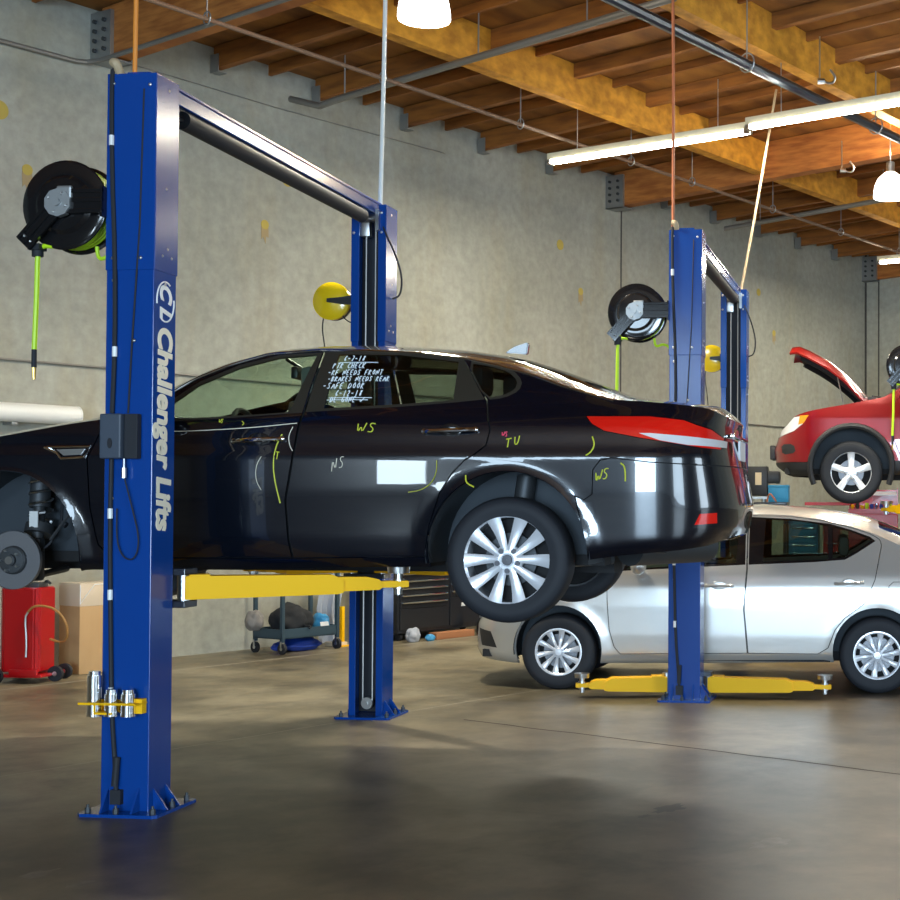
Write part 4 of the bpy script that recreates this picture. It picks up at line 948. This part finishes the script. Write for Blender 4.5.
MB().cyl((-.1, -.55, .42), (.75, -.25, .38), .03, n=10).cyl((.55, -.3, .38), (.9, .35, .38), .10, n=16).cyl((-.0, -.74, .334), (0, .74, .334), .035, n=12).build('rear_axle', 'cast_iron', car1)
b = MB().cyl((-.02, -.60, .42), (.02, -.56, .78), .055, n=16).cyl((.1, -.6, .30), (.45, -.3, .32), .03, n=8); b.build('rear_suspension', 'cast_iron', car1)
# bare front hub
hx, hz = -2.805, .334-.0234
hub = MB().lathe([(.075, -.83), (.16, -.83), (.162, -.842), (.162, -.818), (.075, -.818)], 'y', 56, (hx, 0, hz)).build('brake_disc', 'disc_steel', car1)
b = MB().lathe([(.001, -.868), (.03, -.868), (.032, -.855), (.07, -.852), (.078, -.845), (.08, -.825)], 'y', 36, (hx, 0, hz)); b.build('disc_hat', 'cast_iron', hub)
b = MB()
for k in range(5):
    a = R(90+72*k+20); b.cyl((hx+.057*math.cos(a), -.852, hz+.057*math.sin(a)), (hx+.057*math.cos(a), -.885, hz+.057*math.sin(a)), .0065, n=8)
b.cyl((hx, -.868, hz), (hx, -.878, hz), .022, n=20); b.build('wheel_studs', 'steel', hub)
b = MB().box(hx-.19, hx-.10, -.86, -.76, hz-.08, hz+.10, .02); b.build('brake_caliper', 'cast_iron', hub)
b = MB().cyl((hx+.06, -.70, hz+.08), (hx+.03, -.62, .78), .032, n=14).cyl((hx+.04, -.65, .60), (hx+.03, -.62, .80), .055, n=16).cyl((hx+.05, -.68, .45), (hx+.05, -.66, .50), .075, n=20); b.build('strut', 'cast_iron', car1)
b = MB(); b.tube([(hx+.05+.06*math.cos(k*.7), -.655+.06*math.sin(k*.7), .52+.0068*k) for k in range(40)], .008, 6); b.build('coil_spring', 'steel', car1)
MB().box(hx+.035, hx+.085, -.742, -.735, .49, .58).build('strut_label', 'white_plastic', car1)
MB().tube([(hx+.18, -.66, .62), (hx+.20, -.70, .5), (hx+.15, -.72, .40), (hx+.10, -.74, .36)], .008, 6, 2).cyl((hx+.2, -.70, .52), (hx+.23, -.70, .50), .018, n=8).build('brake_hose', 'rubber', car1)
MB().tube([(hx+.26, -.70, .58), (hx+.16, -.74, .42)], .009, 6).tube([(hx+.0, -.3, .24), (hx+.05, -.68, .22)], .02, 8).box(hx-.05, hx+.1, -.74, -.68, hz-.12, hz+.12, .02).build('suspension_links', 'cast_iron', car1)
# ---------------------------------------------------------------- silver sedan
SV = dict(paint='car_silver', xr=-1.03, xf=3.42, er=.6, ef=.85, wb=2.6, arch=.36, archup=.025, hubz=.308, hub=.308, tyre=.309, rim=.205, track=.825, wheel='cover', rimmat='hubcap', flare=.012,
    w=[(.15, .78), (.25, .815), (.32, .825), (.45, .838), (.7, .848), (.85, .842), (.95, .82), (1.0, .80), (1.1, .75), (1.2, .70), (1.3, .64), (1.4, .58), (1.5, .5)],
    rail=[(-1.03, .98), (-.8, 1.04), (-.5, 1.09), (-.35, 1.13), (-.185, 1.195), (.057, 1.298), (.22, 1.346), (.466, 1.402), (.715, 1.434), (.964, 1.442), (1.147, 1.433), (1.3, 1.418), (1.5, 1.37), (1.8, 1.235), (2.05, 1.075), (2.16, 1.01), (2.3, .975), (2.588, .905), (3.0, .80), (3.2, .70), (3.42, .55)],
    centre=[(-1.03, 1.04), (-.9, 1.09), (-.6, 1.13), (-.45, 1.19), (-.2, 1.32), (.052, 1.417), (.218, 1.450), (.469, 1.492), (.72, 1.510), (.97, 1.525), (1.2, 1.517), (1.5, 1.45), (1.8, 1.32), (2.1, 1.17), (2.35, 1.05), (2.6, .99), (3.0, .88), (3.2, .79), (3.42, .60)],
    bottom=[(-1.03, .30), (-.5, .24), (.38, .246), (1.4, .226), (2.21, .217), (2.95, .205), (3.42, .23)],
    fx=[(.2, -.04), (.3, 0), (.5, -.01), (.6, -.06), (.8, -.25)], rx=[(.3, .03), (.5, 0), (.8, .06), (1.0, .05)],
    belt=1.0, cabin=(-.1, 2.1), steer=1.6, drv=-1, dash=(1.8, 2.1), mirror=(1.45, 1.34), rail_trim=None, seatup=.06,
    regions=[
        ('front_window', 'glass_tint', [(2.05, .99), (1.78, 1.185), (1.5, 1.325), (1.3, 1.382), (1.13, 1.402), (1.147, 1.046)], 'front_door', 0),
        ('rear_window', 'glass_tint', [(.927, 1.056), (.913, 1.403), (.631, 1.388), (.4, 1.349), (.399, 1.076)], 'rear_door', 0),
        ('rear_quarter_light', 'glass_tint', [(.362, 1.084), (.362, 1.338), (.22, 1.306), (.04, 1.235), (.164, 1.15), (.261, 1.094)], 'rear_door', 0),
        ('window_frame', 'black_gloss', [(2.12, .972), (1.80, 1.215), (1.5, 1.352), (1.3, 1.402), (1.075, 1.418), (1.07, 1.03)], 'front_door', 0),
        ('rear_window_frame', 'black_gloss', [(1.047, 1.418), (.714, 1.403), (.384, 1.364), (.22, 1.318), (.057, 1.26), (.012, 1.226), (.164, 1.128), (.261, 1.075), (.5, 1.055), (1.043, 1.030)], 'rear_door', 0),
        ('front_door', 'car_silver', [(2.14, 1.0), (1.80, 1.222), (1.5, 1.361), (1.3, 1.410), (1.147, 1.425), (1.063, 1.428), (1.059, .988), (1.081, .666), (1.050, .315), (2.09, .297), (2.139, .355), (2.179, .494), (2.196, .738), (2.2, .9)], '', .006),
        ('rear_door', 'car_silver', [(1.056, 1.428), (.714, 1.424), (.466, 1.392), (.22, 1.336), (.06, 1.285), (-.02, 1.24), (-.036, 1.19), (.02, .916), (.1, .731), (.261, .609), (.341, .511), (.397, .365), (.478, .315), (.623, .315), (1.043, .315), (1.074, .666), (1.052, .988)], '', .006),
        ('fuel_flap', 'car_silver', smooth_poly([(-.091, .901), (-.091, .749), (-.26, .749), (-.26, .901)]), '', .004),
        ('fog_lamp_recess', 'clad_black', [(3.34, .475), (3.195, .459), (3.136, .328), (3.30, .335)], 'front_bumper', 0),
        ('headlamp', 'lens_clear', [(3.36, .64), (3.05, .76), (2.85, .80), (2.9, .70), (3.2, .60)], '', .004),
        ('front_bumper', 'car_silver', [(3.6, .60), (3.2, .58), (3.02, .63), (2.90, .60), (2.97, .1), (3.6, .1)], '', .004),
        ('tail_light', 'lens_red', [(-1.2, .95), (-.85, .97), (-.72, .9), (-.85, .72), (-1.2, .7)], '', .004),
    ],
    top_regions=[('windscreen', 'glass_tint', [(1.25, -.5), (1.25, .5), (1.95, .66), (2.3, .5), (2.36, 0), (2.3, -.5), (1.95, -.66)]), ('rear_screen', 'glass_dark', [(-.02, -.48), (-.02, .48), (-.38, .56), (-.44, 0), (-.38, -.56)])])
TS = .0758; KS = (1.2146, 11.7741)
car2 = build_car('silver_sedan', 'silver four-door sedan standing on the floor behind the middle lift post', 'car', car_loc(KS, TS, .83, 0), -TS, SV)
door_handle(car2, SV, 1.385, 1.175, .862, .862, 'car_silver', SV['made'][('front_door', 'n')]); door_handle(car2, SV, .333, .117, .884, .894, 'car_silver', SV['made'][('rear_door', 'n')])
bodyS = [c for c in car2.children if c.name.startswith('body')][0]
for sg in (-1, 1):
    b = MB().sph((-1.93, sg*.92, 1.02), .095, (.7, 1.0, .75)); b.box(-1.97, -1.91, min(sg*.78, sg*.88), max(sg*.78, sg*.88), .96, 1.0); b.build('door_mirror', 'car_silver', car2)
for sg in (-1, 1):
    b = MB().sph((-1.90, sg*1.0, 1.115), .10, (.7, 1.0, .75)); b.box(-1.94, -1.88, min(sg*.85, sg*.95), max(sg*.85, sg*.95), 1.05, 1.09); b.build('door_mirror', 'car_black', car1)
# ---------------------------------------------------------------- red SUV
RD = dict(paint='car_red', xr=-.93, xf=3.52, er=.35, ef=.7, wb=2.635, arch=.43, archup=.06, hubz=.345, hub=.345, tyre=.345, rim=.235, track=.835, wheel='five', rimmat='alloy', flare=.02,
    w=[(.2, .80), (.45, .855), (.7, .865), (.95, .855), (1.1, .82), (1.3, .75), (1.6, .65)],
    rail=[(-.93, 1.0), (-.85, 1.3), (-.6, 1.52), (0, 1.59), (1.0, 1.61), (1.6, 1.56), (1.8, 1.48), (2.1, 1.27), (2.27, 1.175), (2.43, 1.14), (2.70, 1.09), (2.97, 1.045), (3.19, 1.0), (3.3, .965), (3.40, .87), (3.52, .78)],
    centre=[(-.93, 1.02), (-.85, 1.34), (-.6, 1.58), (0, 1.65), (1.0, 1.67), (1.6, 1.62), (1.9, 1.47), (2.3, 1.2), (2.43, 1.14), (3.52, .78)],
    bottom=[(-.93, .35), (-.4, .3), (.45, .30), (2.2, .32), (3.0, .30), (3.4, .32), (3.52, .42)],
    fx=[(.3, -.10), (.45, -.02), (.6, 0), (.8, -.06), (1.0, -.12)], rx=[(.3, .04), (.6, 0), (1.0, .04), (1.5, .2)],
    belt=1.08, cabin=(-.7, 2.2), steer=1.55, drv=-1, dash=(1.8, 2.2), rail_trim=None, spin=0, seatup=.1,
    regions=[
        ('front_window', 'glass_dark', [(2.05, 1.17), (1.8, 1.37), (1.55, 1.49), (1.12, 1.53), (1.12, 1.13)], 'front_door', 0),
        ('rear_window', 'glass_dark', [(1.04, 1.13), (1.04, 1.53), (.5, 1.52), (.2, 1.45), (.15, 1.18)], 'rear_door', 0),
        ('front_door', 'car_red', [(2.09, 1.2), (1.8, 1.42), (1.55, 1.535), (1.08, 1.57), (1.08, .48), (2.08, .48), (2.17, .7), (2.17, 1.1)], '', .008),
        ('rear_door', 'car_red', [(1.07, 1.57), (.4, 1.56), (.1, 1.47), (.05, 1.1), (.2, .85), (.40, .75), (.46, .48), (1.07, .48)], '', .008),
        ('headlamp_indicator', 'lens_amber', [(3.20, .972), (3.10, .976), (3.16, .885), (3.22, .87)], 'headlamp', 0),
        ('headlamp', 'lens_clear', [(3.54, .78), (3.50, .80), (3.40, .90), (3.29, .955), (3.11, .977), (3.17, .875), (3.27, .80), (3.45, .74), (3.54, .74)], '', .006),
        ('fog_lamp_recess', 'clad_black', smooth_poly([(3.42, .66), (3.27, .66), (3.24, .56), (3.40, .54)]), '', 0),
        ('bumper_cladding', 'clad_black', [(3.6, .46), (3.05, .455), (2.95, .2), (3.6, .2)], '', .006),
        ('sill_cladding', 'clad_black', [(2.25, .47), (.41, .47), (.41, .2), (2.25, .2)], '', .004),
    ],
    top_regions=[('engine_bay', 'inner_dark', [(2.42, -.70), (2.42, .70), (3.0, .64), (3.36, .45), (3.36, -.45), (3.0, -.64)]), ('windscreen', 'glass_dark', [(1.65, -.55), (1.65, .55), (2.25, .68), (2.38, 0), (2.25, -.68)])])
TR = .09; q = car_loc((1.36, 16.0), TR, .83, 1.525, 2.635)
car3 = build_car('red_suv', 'red SUV raised on the farthest lift with its hood propped open', 'car', q, -TR, RD)
bodyR = [c for c in car3.children if c.name.startswith('body')][0]
pts = []
for k in range(25):
    a = R(-25+230*k/24); x = 2.635+.45*math.cos(a); z = .345+.06+.45*math.sin(a); pts.append((-x, -(RD['width'](x, z, False)+.012), z))
MB().tube(pts, .032, 8).build('wheel_arch_flare', 'clad_black', bodyR)
b = MB(); prof = [(3.30, 1.79), (3.22, 1.80), (3.10, 1.745), (2.88, 1.625), (2.68, 1.47), (2.53, 1.31), (2.42, 1.175)]; G = []
for x, z in prof:
    wy = .50+.17*(3.3-x)/.88; row = []
    for j in range(-6, 7):
        t = j/6; row.append(b.b.verts.new((-x-.06*abs(t)**4*.5, wy*t, z-.10*abs(t)**4)))
    G.append(row)
for A, B in zip(G, G[1:]):
    for j in range(12): b.b.faces.new((A[j], A[j+1], B[j+1], B[j]))
hd = b.build('hood', 'car_red', car3); thicken(hd, .02)
b = MB()
for sg in (-1, 1): b.tube([(-3.19, sg*.40, 1.66), (-2.93, sg*.46, 1.52), (-2.70, sg*.50, 1.35), (-2.50, sg*.54, 1.16)], .045, 8, 1)
b.tube([(-3.18, -.42, 1.67), (-3.20, 0, 1.70), (-3.18, .42, 1.67)], .035, 8, 1); b.build('hood_frame', 'inner_dark', hd)
MB().tube([(-2.72, -.60, 1.09), (-2.80, -.52, 1.47)], .008, 6).build('hood_prop', 'steel', car3)
b = MB().box(-2.45, -2.36, -.6, .6, 1.14, 1.19, .01); b.tube([(-2.40, -.55, 1.20), (-2.30, -.1, 1.22)], .01, 6); b.build('wiper_cowl', 'clad_black', car3)
MB().box(-3.56, -3.50, -.28, .28, .50, .66, .01).build('plate_holder', 'clad_black', car3)
# ================================================================== THINGS ALONG THE WALL
def wthing(name, label, cat, s, d, z=0., rz=0., group=None): return thing(name, label, cat, sd(s, d, z), WA+rz, group)   # local x along the wall, local -y out from it
# red waste oil tank on wheels
t = thing('oil_drain_tank', 'red wheeled oil drain tank standing by the wall under the bare front hub', 'oil tank', (-5.95, 12.45, 0), R(-4))
MB().prism([(-.185, -.07), (-.17, -.12), (-.13, -.155), (.14, -.155), (.175, -.12), (.175, .12), (.13, .16), (-.13, .16), (-.185, .12)], .09, .80, 'xy', .012).build('tank', 'red_paint', t)
MB().box(-.19, .23, -.20, .20, .05, .075, .006).box(-.05, .19, -.20, -.17, .05, .12, .003).build('base_tray', 'red_paint', t)
for x, y in ((-.15, -.23), (.25, .0), (-.17, .20), (.22, .20)):
    o = MB().cyl((x, y-.018, .065), (x, y+.018, .065), .065, n=20).build('wheel', 'rubber', t); MB().cyl((x, y-.021, .065), (x, y+.021, .065), .02, n=12).build('wheel_hub', 'steel', o)
MB().cyl((0, 0, .80), (0, 0, 1.25), .02, n=12).box(-.05, .05, -.05, .05, .78, .82, .01).build('riser_pipe', 'rubber', t)
MB().box(.03, .15, -.1, .05, .79, .84, .01).tube([(.12, .05, .82), (.16, .0, .86), (.21, -.03, .83)], .012, 6, 1).build('tank_cap', 'cast_iron', t)
MB().tube([(.10, -.175, .60), (.075, -.178, .55), (.09, -.175, .35), (.085, -.175, .22)], .009, 8, 1).build('sight_tube', 'steel', t)
MB().tube([(.10, -.175, .60), (.17, -.2, .66), (.33, -.18, .64), (.42, -.15, .52), (.42, -.12, .38), (.32, -.05, .33), (.21, -.02, .36)], .010, 8, 2).build('drain_hose', 'hose_brown', t)
# cardboard box
c0 = Vector((-5.70, 12.88, 0)); t = thing('cardboard_box', 'tall brown cardboard box with plastic wrap round its top, beside the red tank', 'box', c0, WA)
MB().box(0, .52, 0, .30, .002, .80, .004).build('carton', 'cardboard', t); MB().box(-.004, .524, -.004, .304, .60, .806, .006).build('plastic_wrap', 'shrink_wrap', t)
MB().tube([(.0, -.006, .79), (.0, -.006, .62), (.06, -.006, .70), (.14, -.006, .79), (.26, -.006, .792)], .004, 5).build('packing_tape', 'decal_white', t)
# floor jack at the left edge
t = thing('floor_jack', 'small blue grey floor jack poking in at the left edge near the red tank', 'floor jack', (-6.12, 12.0, 0), R(-20))
MB().prism([(-.5, .04), (.0, .03), (.08, .07), (.0, .13), (-.45, .16)], -.09, -.08, 'xz').prism([(-.5, .04), (.0, .03), (.08, .07), (.0, .13), (-.45, .16)], .08, .09, 'xz').box(-.4, .0, -.08, .08, .06, .075).build('frame', 'charcoal', t, smooth=False)
MB().cyl((-.0, -.12, .05), (-.0, .12, .05), .05, n=18).build('front_roller', 'black_plastic', t); MB().cyl((-.05, 0, .12), (-.05, 0, .17), .05, n=18).prism([(-.35, .08), (-.05, .10), (-.03, .13), (-.35, .12)], -.03, .03, 'xz').build('saddle', 'steel', t)
MB().tube([(-.42, 0, .15), (-.8, 0, .75)], .015, 8).build('handle', 'steel', t)
# white tube fitting on the wall
t = wthing('wall_tube_fitting', 'long white round-bodied fitting mounted on the wall above the black hood', 'wall fitting', 7.40, .12, 2.31)
MB().cyl((-1.2, 0, 0), (.70, 0, 0), .085, n=28).cyl((.70, 0, 0), (.715, 0, 0), .088, n=28).build('housing', 'white_plastic', t)
for x in (-.9, .1): MB().box(x-.03, x+.03, -.02, .12, -.11, -.07, .004).box(x-.012, x+.012, -.014, .014, -.115, -.08).build('wall_bracket', 'galvanized', t)
# service cart with bags
t = wthing('service_cart', 'dark blue grey wheeled cart loaded with bags, against the wall left of the back post', 'cart', 10.0, .72)
for z in (.15,): 
    b = MB().box(-.02, .74, 0, .42, z, z+.015).box(-.02, .74, 0, .012, z, z+.10).box(-.02, .74, .41, .42, z, z+.10).box(-.02, -.01, 0, .42, z, z+.10).box(.73, .74, 0, .42, z, z+.10); b.build('tray', 'tray_blue', t, smooth=False)
for x in (0, .72):
    for y in (.01, .41):
        MB().box(x-.018, x+.018, y-.018, y+.018, .12, .95, .003).build('post', 'tray_blue', t)
        o = MB().cyl((x-.015, y, .055), (x+.015, y, .055), .055, n=18).build('caster', 'rubber', t); MB().box(x-.022, x+.022, y-.01, y+.01, .06, .13).cyl((x-.018, y, .055), (x+.018, y, .055), .018, n=10).build('caster_fork', 'steel', o)
def blob(name, label, cat, m, s, d, z, dims, seed, rz=0, group=None):
    t = bmesh.new(); bmesh.ops.create_icosphere(t, subdivisions=4, radius=1)
    for v in t.verts:
        n = noise.noise(v.co*1.7+Vector((seed, 0, 0)))*.22 + noise.noise(v.co*4+Vector((seed, 3, 0)))*.07
        v.co = v.co*(1+n); v.co = Vector((v.co.x*dims[0], v.co.y*dims[1], max(v.co.z, -.85)*dims[2]))
    mz = min(v.co.z for v in t.verts)
    for v in t.verts: v.co.z -= mz
    o = link_bm(t, name, m, None, True, sd(s, d, z), (0, 0, WA+rz)); return tag(o, label, cat, group)
blob('duffel_bag', 'stuffed black bag lying on the upper tray of the cart' if False else 'stuffed black bag lying on the lower tray of the cart', 'bag', 'bag_black', 10.29, .50, .166, (.24, .16, .17), 1)
rb = blob('rolled_bundle', 'round grey bundle at the left end of the cart', 'bundle', 'bag_grey', 9.86, .46, .24, (.09, .09, .11), 5)
blob('blue_sack', 'blue and white plastic sack at the right end of the cart', 'bag', 'bag_cyan', 10.67, .52, .166, (.07, .12, .11), 9)
blob('blue_bag', 'dark blue cloth bag on the floor under the cart', 'bag', 'bag_blue', 10.38, .50, .0, (.30, .15, .07), 12)
tag(MB().box(-.06, .06, -.005, .002, 0, .09).build('paper_label', 'plate_white', None, False, sd(10.58, .69, .20), (R(-12), 0, WA+.1)), 'white printed label sheet leaning on the blue sack', 'label')
tag(MB().tube([(0, 0, 0), (.03, 0, .02), (.0, .1, .03)], .01, 6).build('strap', 'bag_black', None, True, sd(10.32, .74, .24), (0, 0, WA)), 'black strap hanging over the front of the cart tray', 'strap')
# white cloth, papers, yellow stand behind the back post
b = MB(); n_ = 12; G = []
for i in range(n_+1):
    x = -.16+.32*i/n_; G.append([b.b.verts.new((x+.02*math.sin(j*1.3), -.03*math.sin(i*1.9)-.01, .02+.75*j/8)) for j in range(9)])
for A, B in zip(G, G[1:]):
    for j in range(8): b.b.faces.new((A[j], A[j+1], B[j+1], B[j]))
o = b.build('hanging_cloth', 'cloth_white', None, True, sd(11.0, .28, .0), (0, 0, WA)); thicken(o, .006); tag(o, 'pale blue white cloth hanging at the wall between cart and tool chest', 'cloth')
t = wthing('yellow_stand', 'short yellow post stand just left of the back lift post', 'stand', 10.93, .56); MB().box(-.02, .02, -.02, .02, .01, .42, .004).build('post', 'yellow_paint', t); MB().box(-.05, .05, -.06, .06, 0, .015).build('foot', 'yellow_paint', t)
tag(MB().box(-.10, .04, -.10, .10, 0, .05, .01).build('paper_stack', 'shrink_wrap', None, True, sd(10.93, .50, 0), (0, 0, WA)), 'low pale packet on the floor behind the yellow stand', 'packet')
# black tool chest
t = wthing('tool_chest', 'wide black tool chest with silver drawer pulls, behind the back lift post', 'tool chest', 11.62, .68)
MB().box(0, 1.62, 0, .52, .08, 1.12, .008).build('cabinet', 'cabinet_black', t, smooth=False)
MB().box(-.01, 1.63, -.02, .53, 1.12, 1.15, .006).build('worktop', 'lumber', t)
for x0, x1, zs in ((.03, .78, tuple(.385+.079*k for k in range(9))), (.82, 1.58, tuple(.475+.079*k for k in range(8)))):
    for z in zs:
        o = MB().box(x0, x1, -.012, 0, z-.030, z+.042, .002).build('drawer', 'cabinet_black', t, smooth=False); MB().box(x0+.02, x1-.02, -.035, -.012, z+.022, z+.042, .003).build('drawer_pull', 'chrome', o)
for x0, x1, z in ((.03, .78, .345), (.82, 1.58, .435)): MB().box(x0, x1, -.012, 0, .12, z, .003).build('lower_door', 'cabinet_black', t, smooth=False)
MB().box(1.0, 1.06, -.02, -.012, .33, .37).build('sticker', 'plate_white', t, smooth=False); MB().box(1.08, 1.15, -.02, -.012, .34, .41).build('sticker', 'red_paint', t, smooth=False)
for x in (.08, 1.54):
    for y in (.06, .46): MB().cyl((x-.02, y, .04), (x+.02, y, .04), .04, n=16).build('caster', 'rubber', t)
blob('plastic_bag', 'crumpled pale plastic bag on the floor by the tool chest and back post', 'bag', 'cloth_white', 11.68, .86, 0, (.09, .06, .085), 20)
blob('rag', 'small pale blue rag on the floor in front of the tool chest', 'rag', 'bag_cyan', 11.88, .92, 0, (.06, .05, .04), 23)
tag(MB().box(0, .62, -.06, .06, 0, .075, .004).build('wood_block', 'lumber', None, True, sd(12.0, .84, 0), (0, 0, WA)), 'reddish brown length of lumber on the floor before the tool chest', 'lumber')
t = wthing('fluid_jug', 'small dark jug with silver cap at the right end of the lumber', 'jug', 12.78, .86); MB().lathe([(.001, 0), (.05, 0), (.055, .02), (.055, .13), (.03, .17), (.02, .19), (.001, .19)], 'z', 24).build('bottle', 'black_plastic', t); MB().cyl((0, 0, .19), (0, 0, .22), .024, n=16).build('cap', 'steel', t)
t = wthing('covered_stand', 'dark navy covered stand with yellow feet behind the rear wheel of the black car', 'stand', 13.52, .75)
MB().prism([(-.20, .05), (.22, .05), (.17, 1.0), (-.16, 1.0)], -.12, .16, 'xz', .03).build('cover', 'navy_cloth', t)
for x in (-.20, .16): MB().tube([(x-.05, -.16, .02), (x, -.18, .035), (x+.10, -.14, .02)], .018, 8, 1).build('foot', 'yellow_paint', t)
# ---- far bay behind the silver sedan
def cabinet(name, label, X, Y, w_, dp, h, m, nd, handle='chrome', z0=.10):
    t = thing(name, label, 'tool cabinet', (X, Y, 0), -.12)
    MB().box(0, w_, 0, dp, z0, h, .008).build('cabinet', m, t, smooth=False)
    for i in range(nd):
        z1 = z0+.03+(h-z0-.06)*i/nd; z2 = z0+.03+(h-z0-.06)*(i+1)/nd-.012
        o = MB().box(.02, w_-.02, -.014, 0, z1, z2, .003).build('drawer', m, t, smooth=False); MB().box(.04, w_-.04, -.03, -.014, z2-.03, z2-.012, .003).build('drawer_pull', handle, o)
    for x in (.06, w_-.06):
        for y in (.06, dp-.06): MB().cyl((x-.02, y, z0/2), (x+.02, y, z0/2), z0/2, n=14).build('caster', 'rubber', t)
    return t
cabinet('tool_cabinet', 'blue tool cabinet with many shallow drawers, seen through the silver sedan rear window', .80, 18.9, .38, .45, 1.38, 'blue_cabinet', 11)
cabinet('tool_cabinet', 'plain red tool cabinet seen through the silver sedan rear window, right of the blue one', 1.24, 18.8, .22, .45, 1.38, 'red_paint', 4)
t = thing('tool_cart', 'open red tool cart loaded with tools, under the SUV front wheel', 'tool cart', (1.52, 18.3, 0), -.12)
MB().box(0, .62, 0, .45, .12, 1.40, .01).build('cabinet', 'red_paint', t, smooth=False)
MB().box(-.55, .02, .05, .4, 1.50, 1.54, .004).box(0, .62, 0, .012, 1.40, 1.46).box(.61, .62, 0, .45, 1.40, 1.72).box(0, .62, .43, .45, 1.40, 1.70).box(0, .3, .3, .45, 1.40, 1.6).build('lid', 'red_paint', t, smooth=False)
MB().box(.08, .60, .405, .43, 1.63, 1.68).build('tray_liner', 'white_plastic', t, smooth=False)
for i in range(5): MB().box(.03, .59, -.014, 0, .2+.22*i, .40+.22*i, .003).build('drawer', 'red_paint', t, smooth=False)
rr = random.Random(5)
for i in range(9):
    x = .05+.06*i; m = rr.choice(['bag_blue', 'hose_green', 'white_plastic', 'chrome', 'yellow_paint', 'black_plastic', 'brass'])
    p = Vector((1.52, 18.3, 0)) + Matrix.Rotation(-.12, 3, 'Z') @ Vector((x, .10+.02*(i % 3), 1.40))
    lab = {'bag_blue': 'blue', 'hose_green': 'green', 'white_plastic': 'white', 'chrome': 'chrome', 'yellow_paint': 'yellow', 'black_plastic': 'black', 'brass': 'brass'}[m]
    tag(MB().cyl((0, 0, 0), (0, 0, .10+.05*rr.random()), .012+.012*rr.random(), n=10).cyl((0, 0, .08), (0, 0, .10), .026, n=10).build('small_tool', m, None, True, p), '%s handled small tool standing in the red cart, number %d from its left' % (lab, i+1) if False else ['leftmost', 'second', 'third', 'fourth', 'middle', 'sixth', 'seventh', 'eighth', 'rightmost'][i] + ' of the %s small tools standing in a row in the red cart' % ('mixed' if i else 'assorted'), 'tool', 'small tools in the red cart')
t = thing('work_bench', 'tall grey bench holding a charger and a blue box, beyond the silver sedan roof', 'bench', (.15, 18.7, 0), -.12)
MB().box(0, .62, 0, .5, 1.50, 1.54, .004).build('bench_top', 'cabinet_black', t)
for x in (.03, .59):
    for y in (.03, .47): MB().box(x-.02, x+.02, y-.02, y+.02, 0, 1.50).build('leg', 'cabinet_black', t)
MB().box(.01, .61, .02, .48, .5, .52).build('shelf', 'cabinet_black', t)
def on_bench(x, y, z=1.54): return Vector((.15, 18.7, 0)) + Matrix.Rotation(-.12, 3, 'Z') @ Vector((x, y, z))
t = thing('battery_charger', 'black battery charger with a beige label, standing left of the blue box', 'charger', on_bench(.22, .22), -.12)
MB().box(-.14, .14, -.10, .10, .08, .46, .02).box(-.02, .30, -.08, .08, .24, .40, .03).build('casing', 'black_plastic', t); MB().box(-.02, .06, -.108, -.10, .22, .38).build('label_plate', 'battery_beige', t)
MB().cyl((-.08, 0, 0), (-.08, 0, .08), .03, n=12).cyl((.08, 0, 0), (.08, 0, .08), .03, n=12).box(-.13, .13, -.09, .09, .04, .07).build('stand', 'steel', t)
t = thing('storage_box', 'small blue box on the bench beyond the silver sedan roof', 'box', on_bench(.50, .22), -.12)
MB().box(-.13, .13, -.11, .11, 0, .22, .006).build('bin', 'blue_cabinet', t); MB().box(-.135, .135, -.115, .115, .19, .215, .003).build('rim', 'blue_cabinet', t)
tag(MB().tube([(0, 0, 0), (.03, -.02, .12), (.08, -.03, .06), (.12, -.03, .0)], .01, 6, 2).build('jumper_cable', 'cord_copper', None, True, on_bench(.36, .03, 1.545)), 'thin coiled cable lying between the charger and the blue box', 'cable')

# ---- wear on the slab (floor frame: x along the wall, y = -distance)
for nm, m, x, y, rx, ry, sd_ in (('oil_spot', 'grime', 6.08, -8.1, .14, .07, 1), ('oil_spot', 'grime', 5.86, -8.1, .05, .03, 8), ('paint_scuff', 'scuff_pale', 5.72, -8.9, .14, .08, 3), ('paint_scuff', 'scuff_pale', 3.6, -6.65, .10, .05, 2), ('paint_scuff', 'scuff_pale', 3.6, -6.95, .07, .04, 5)):
    flat_blob(nm, m, x, y, rx, ry, sd_)
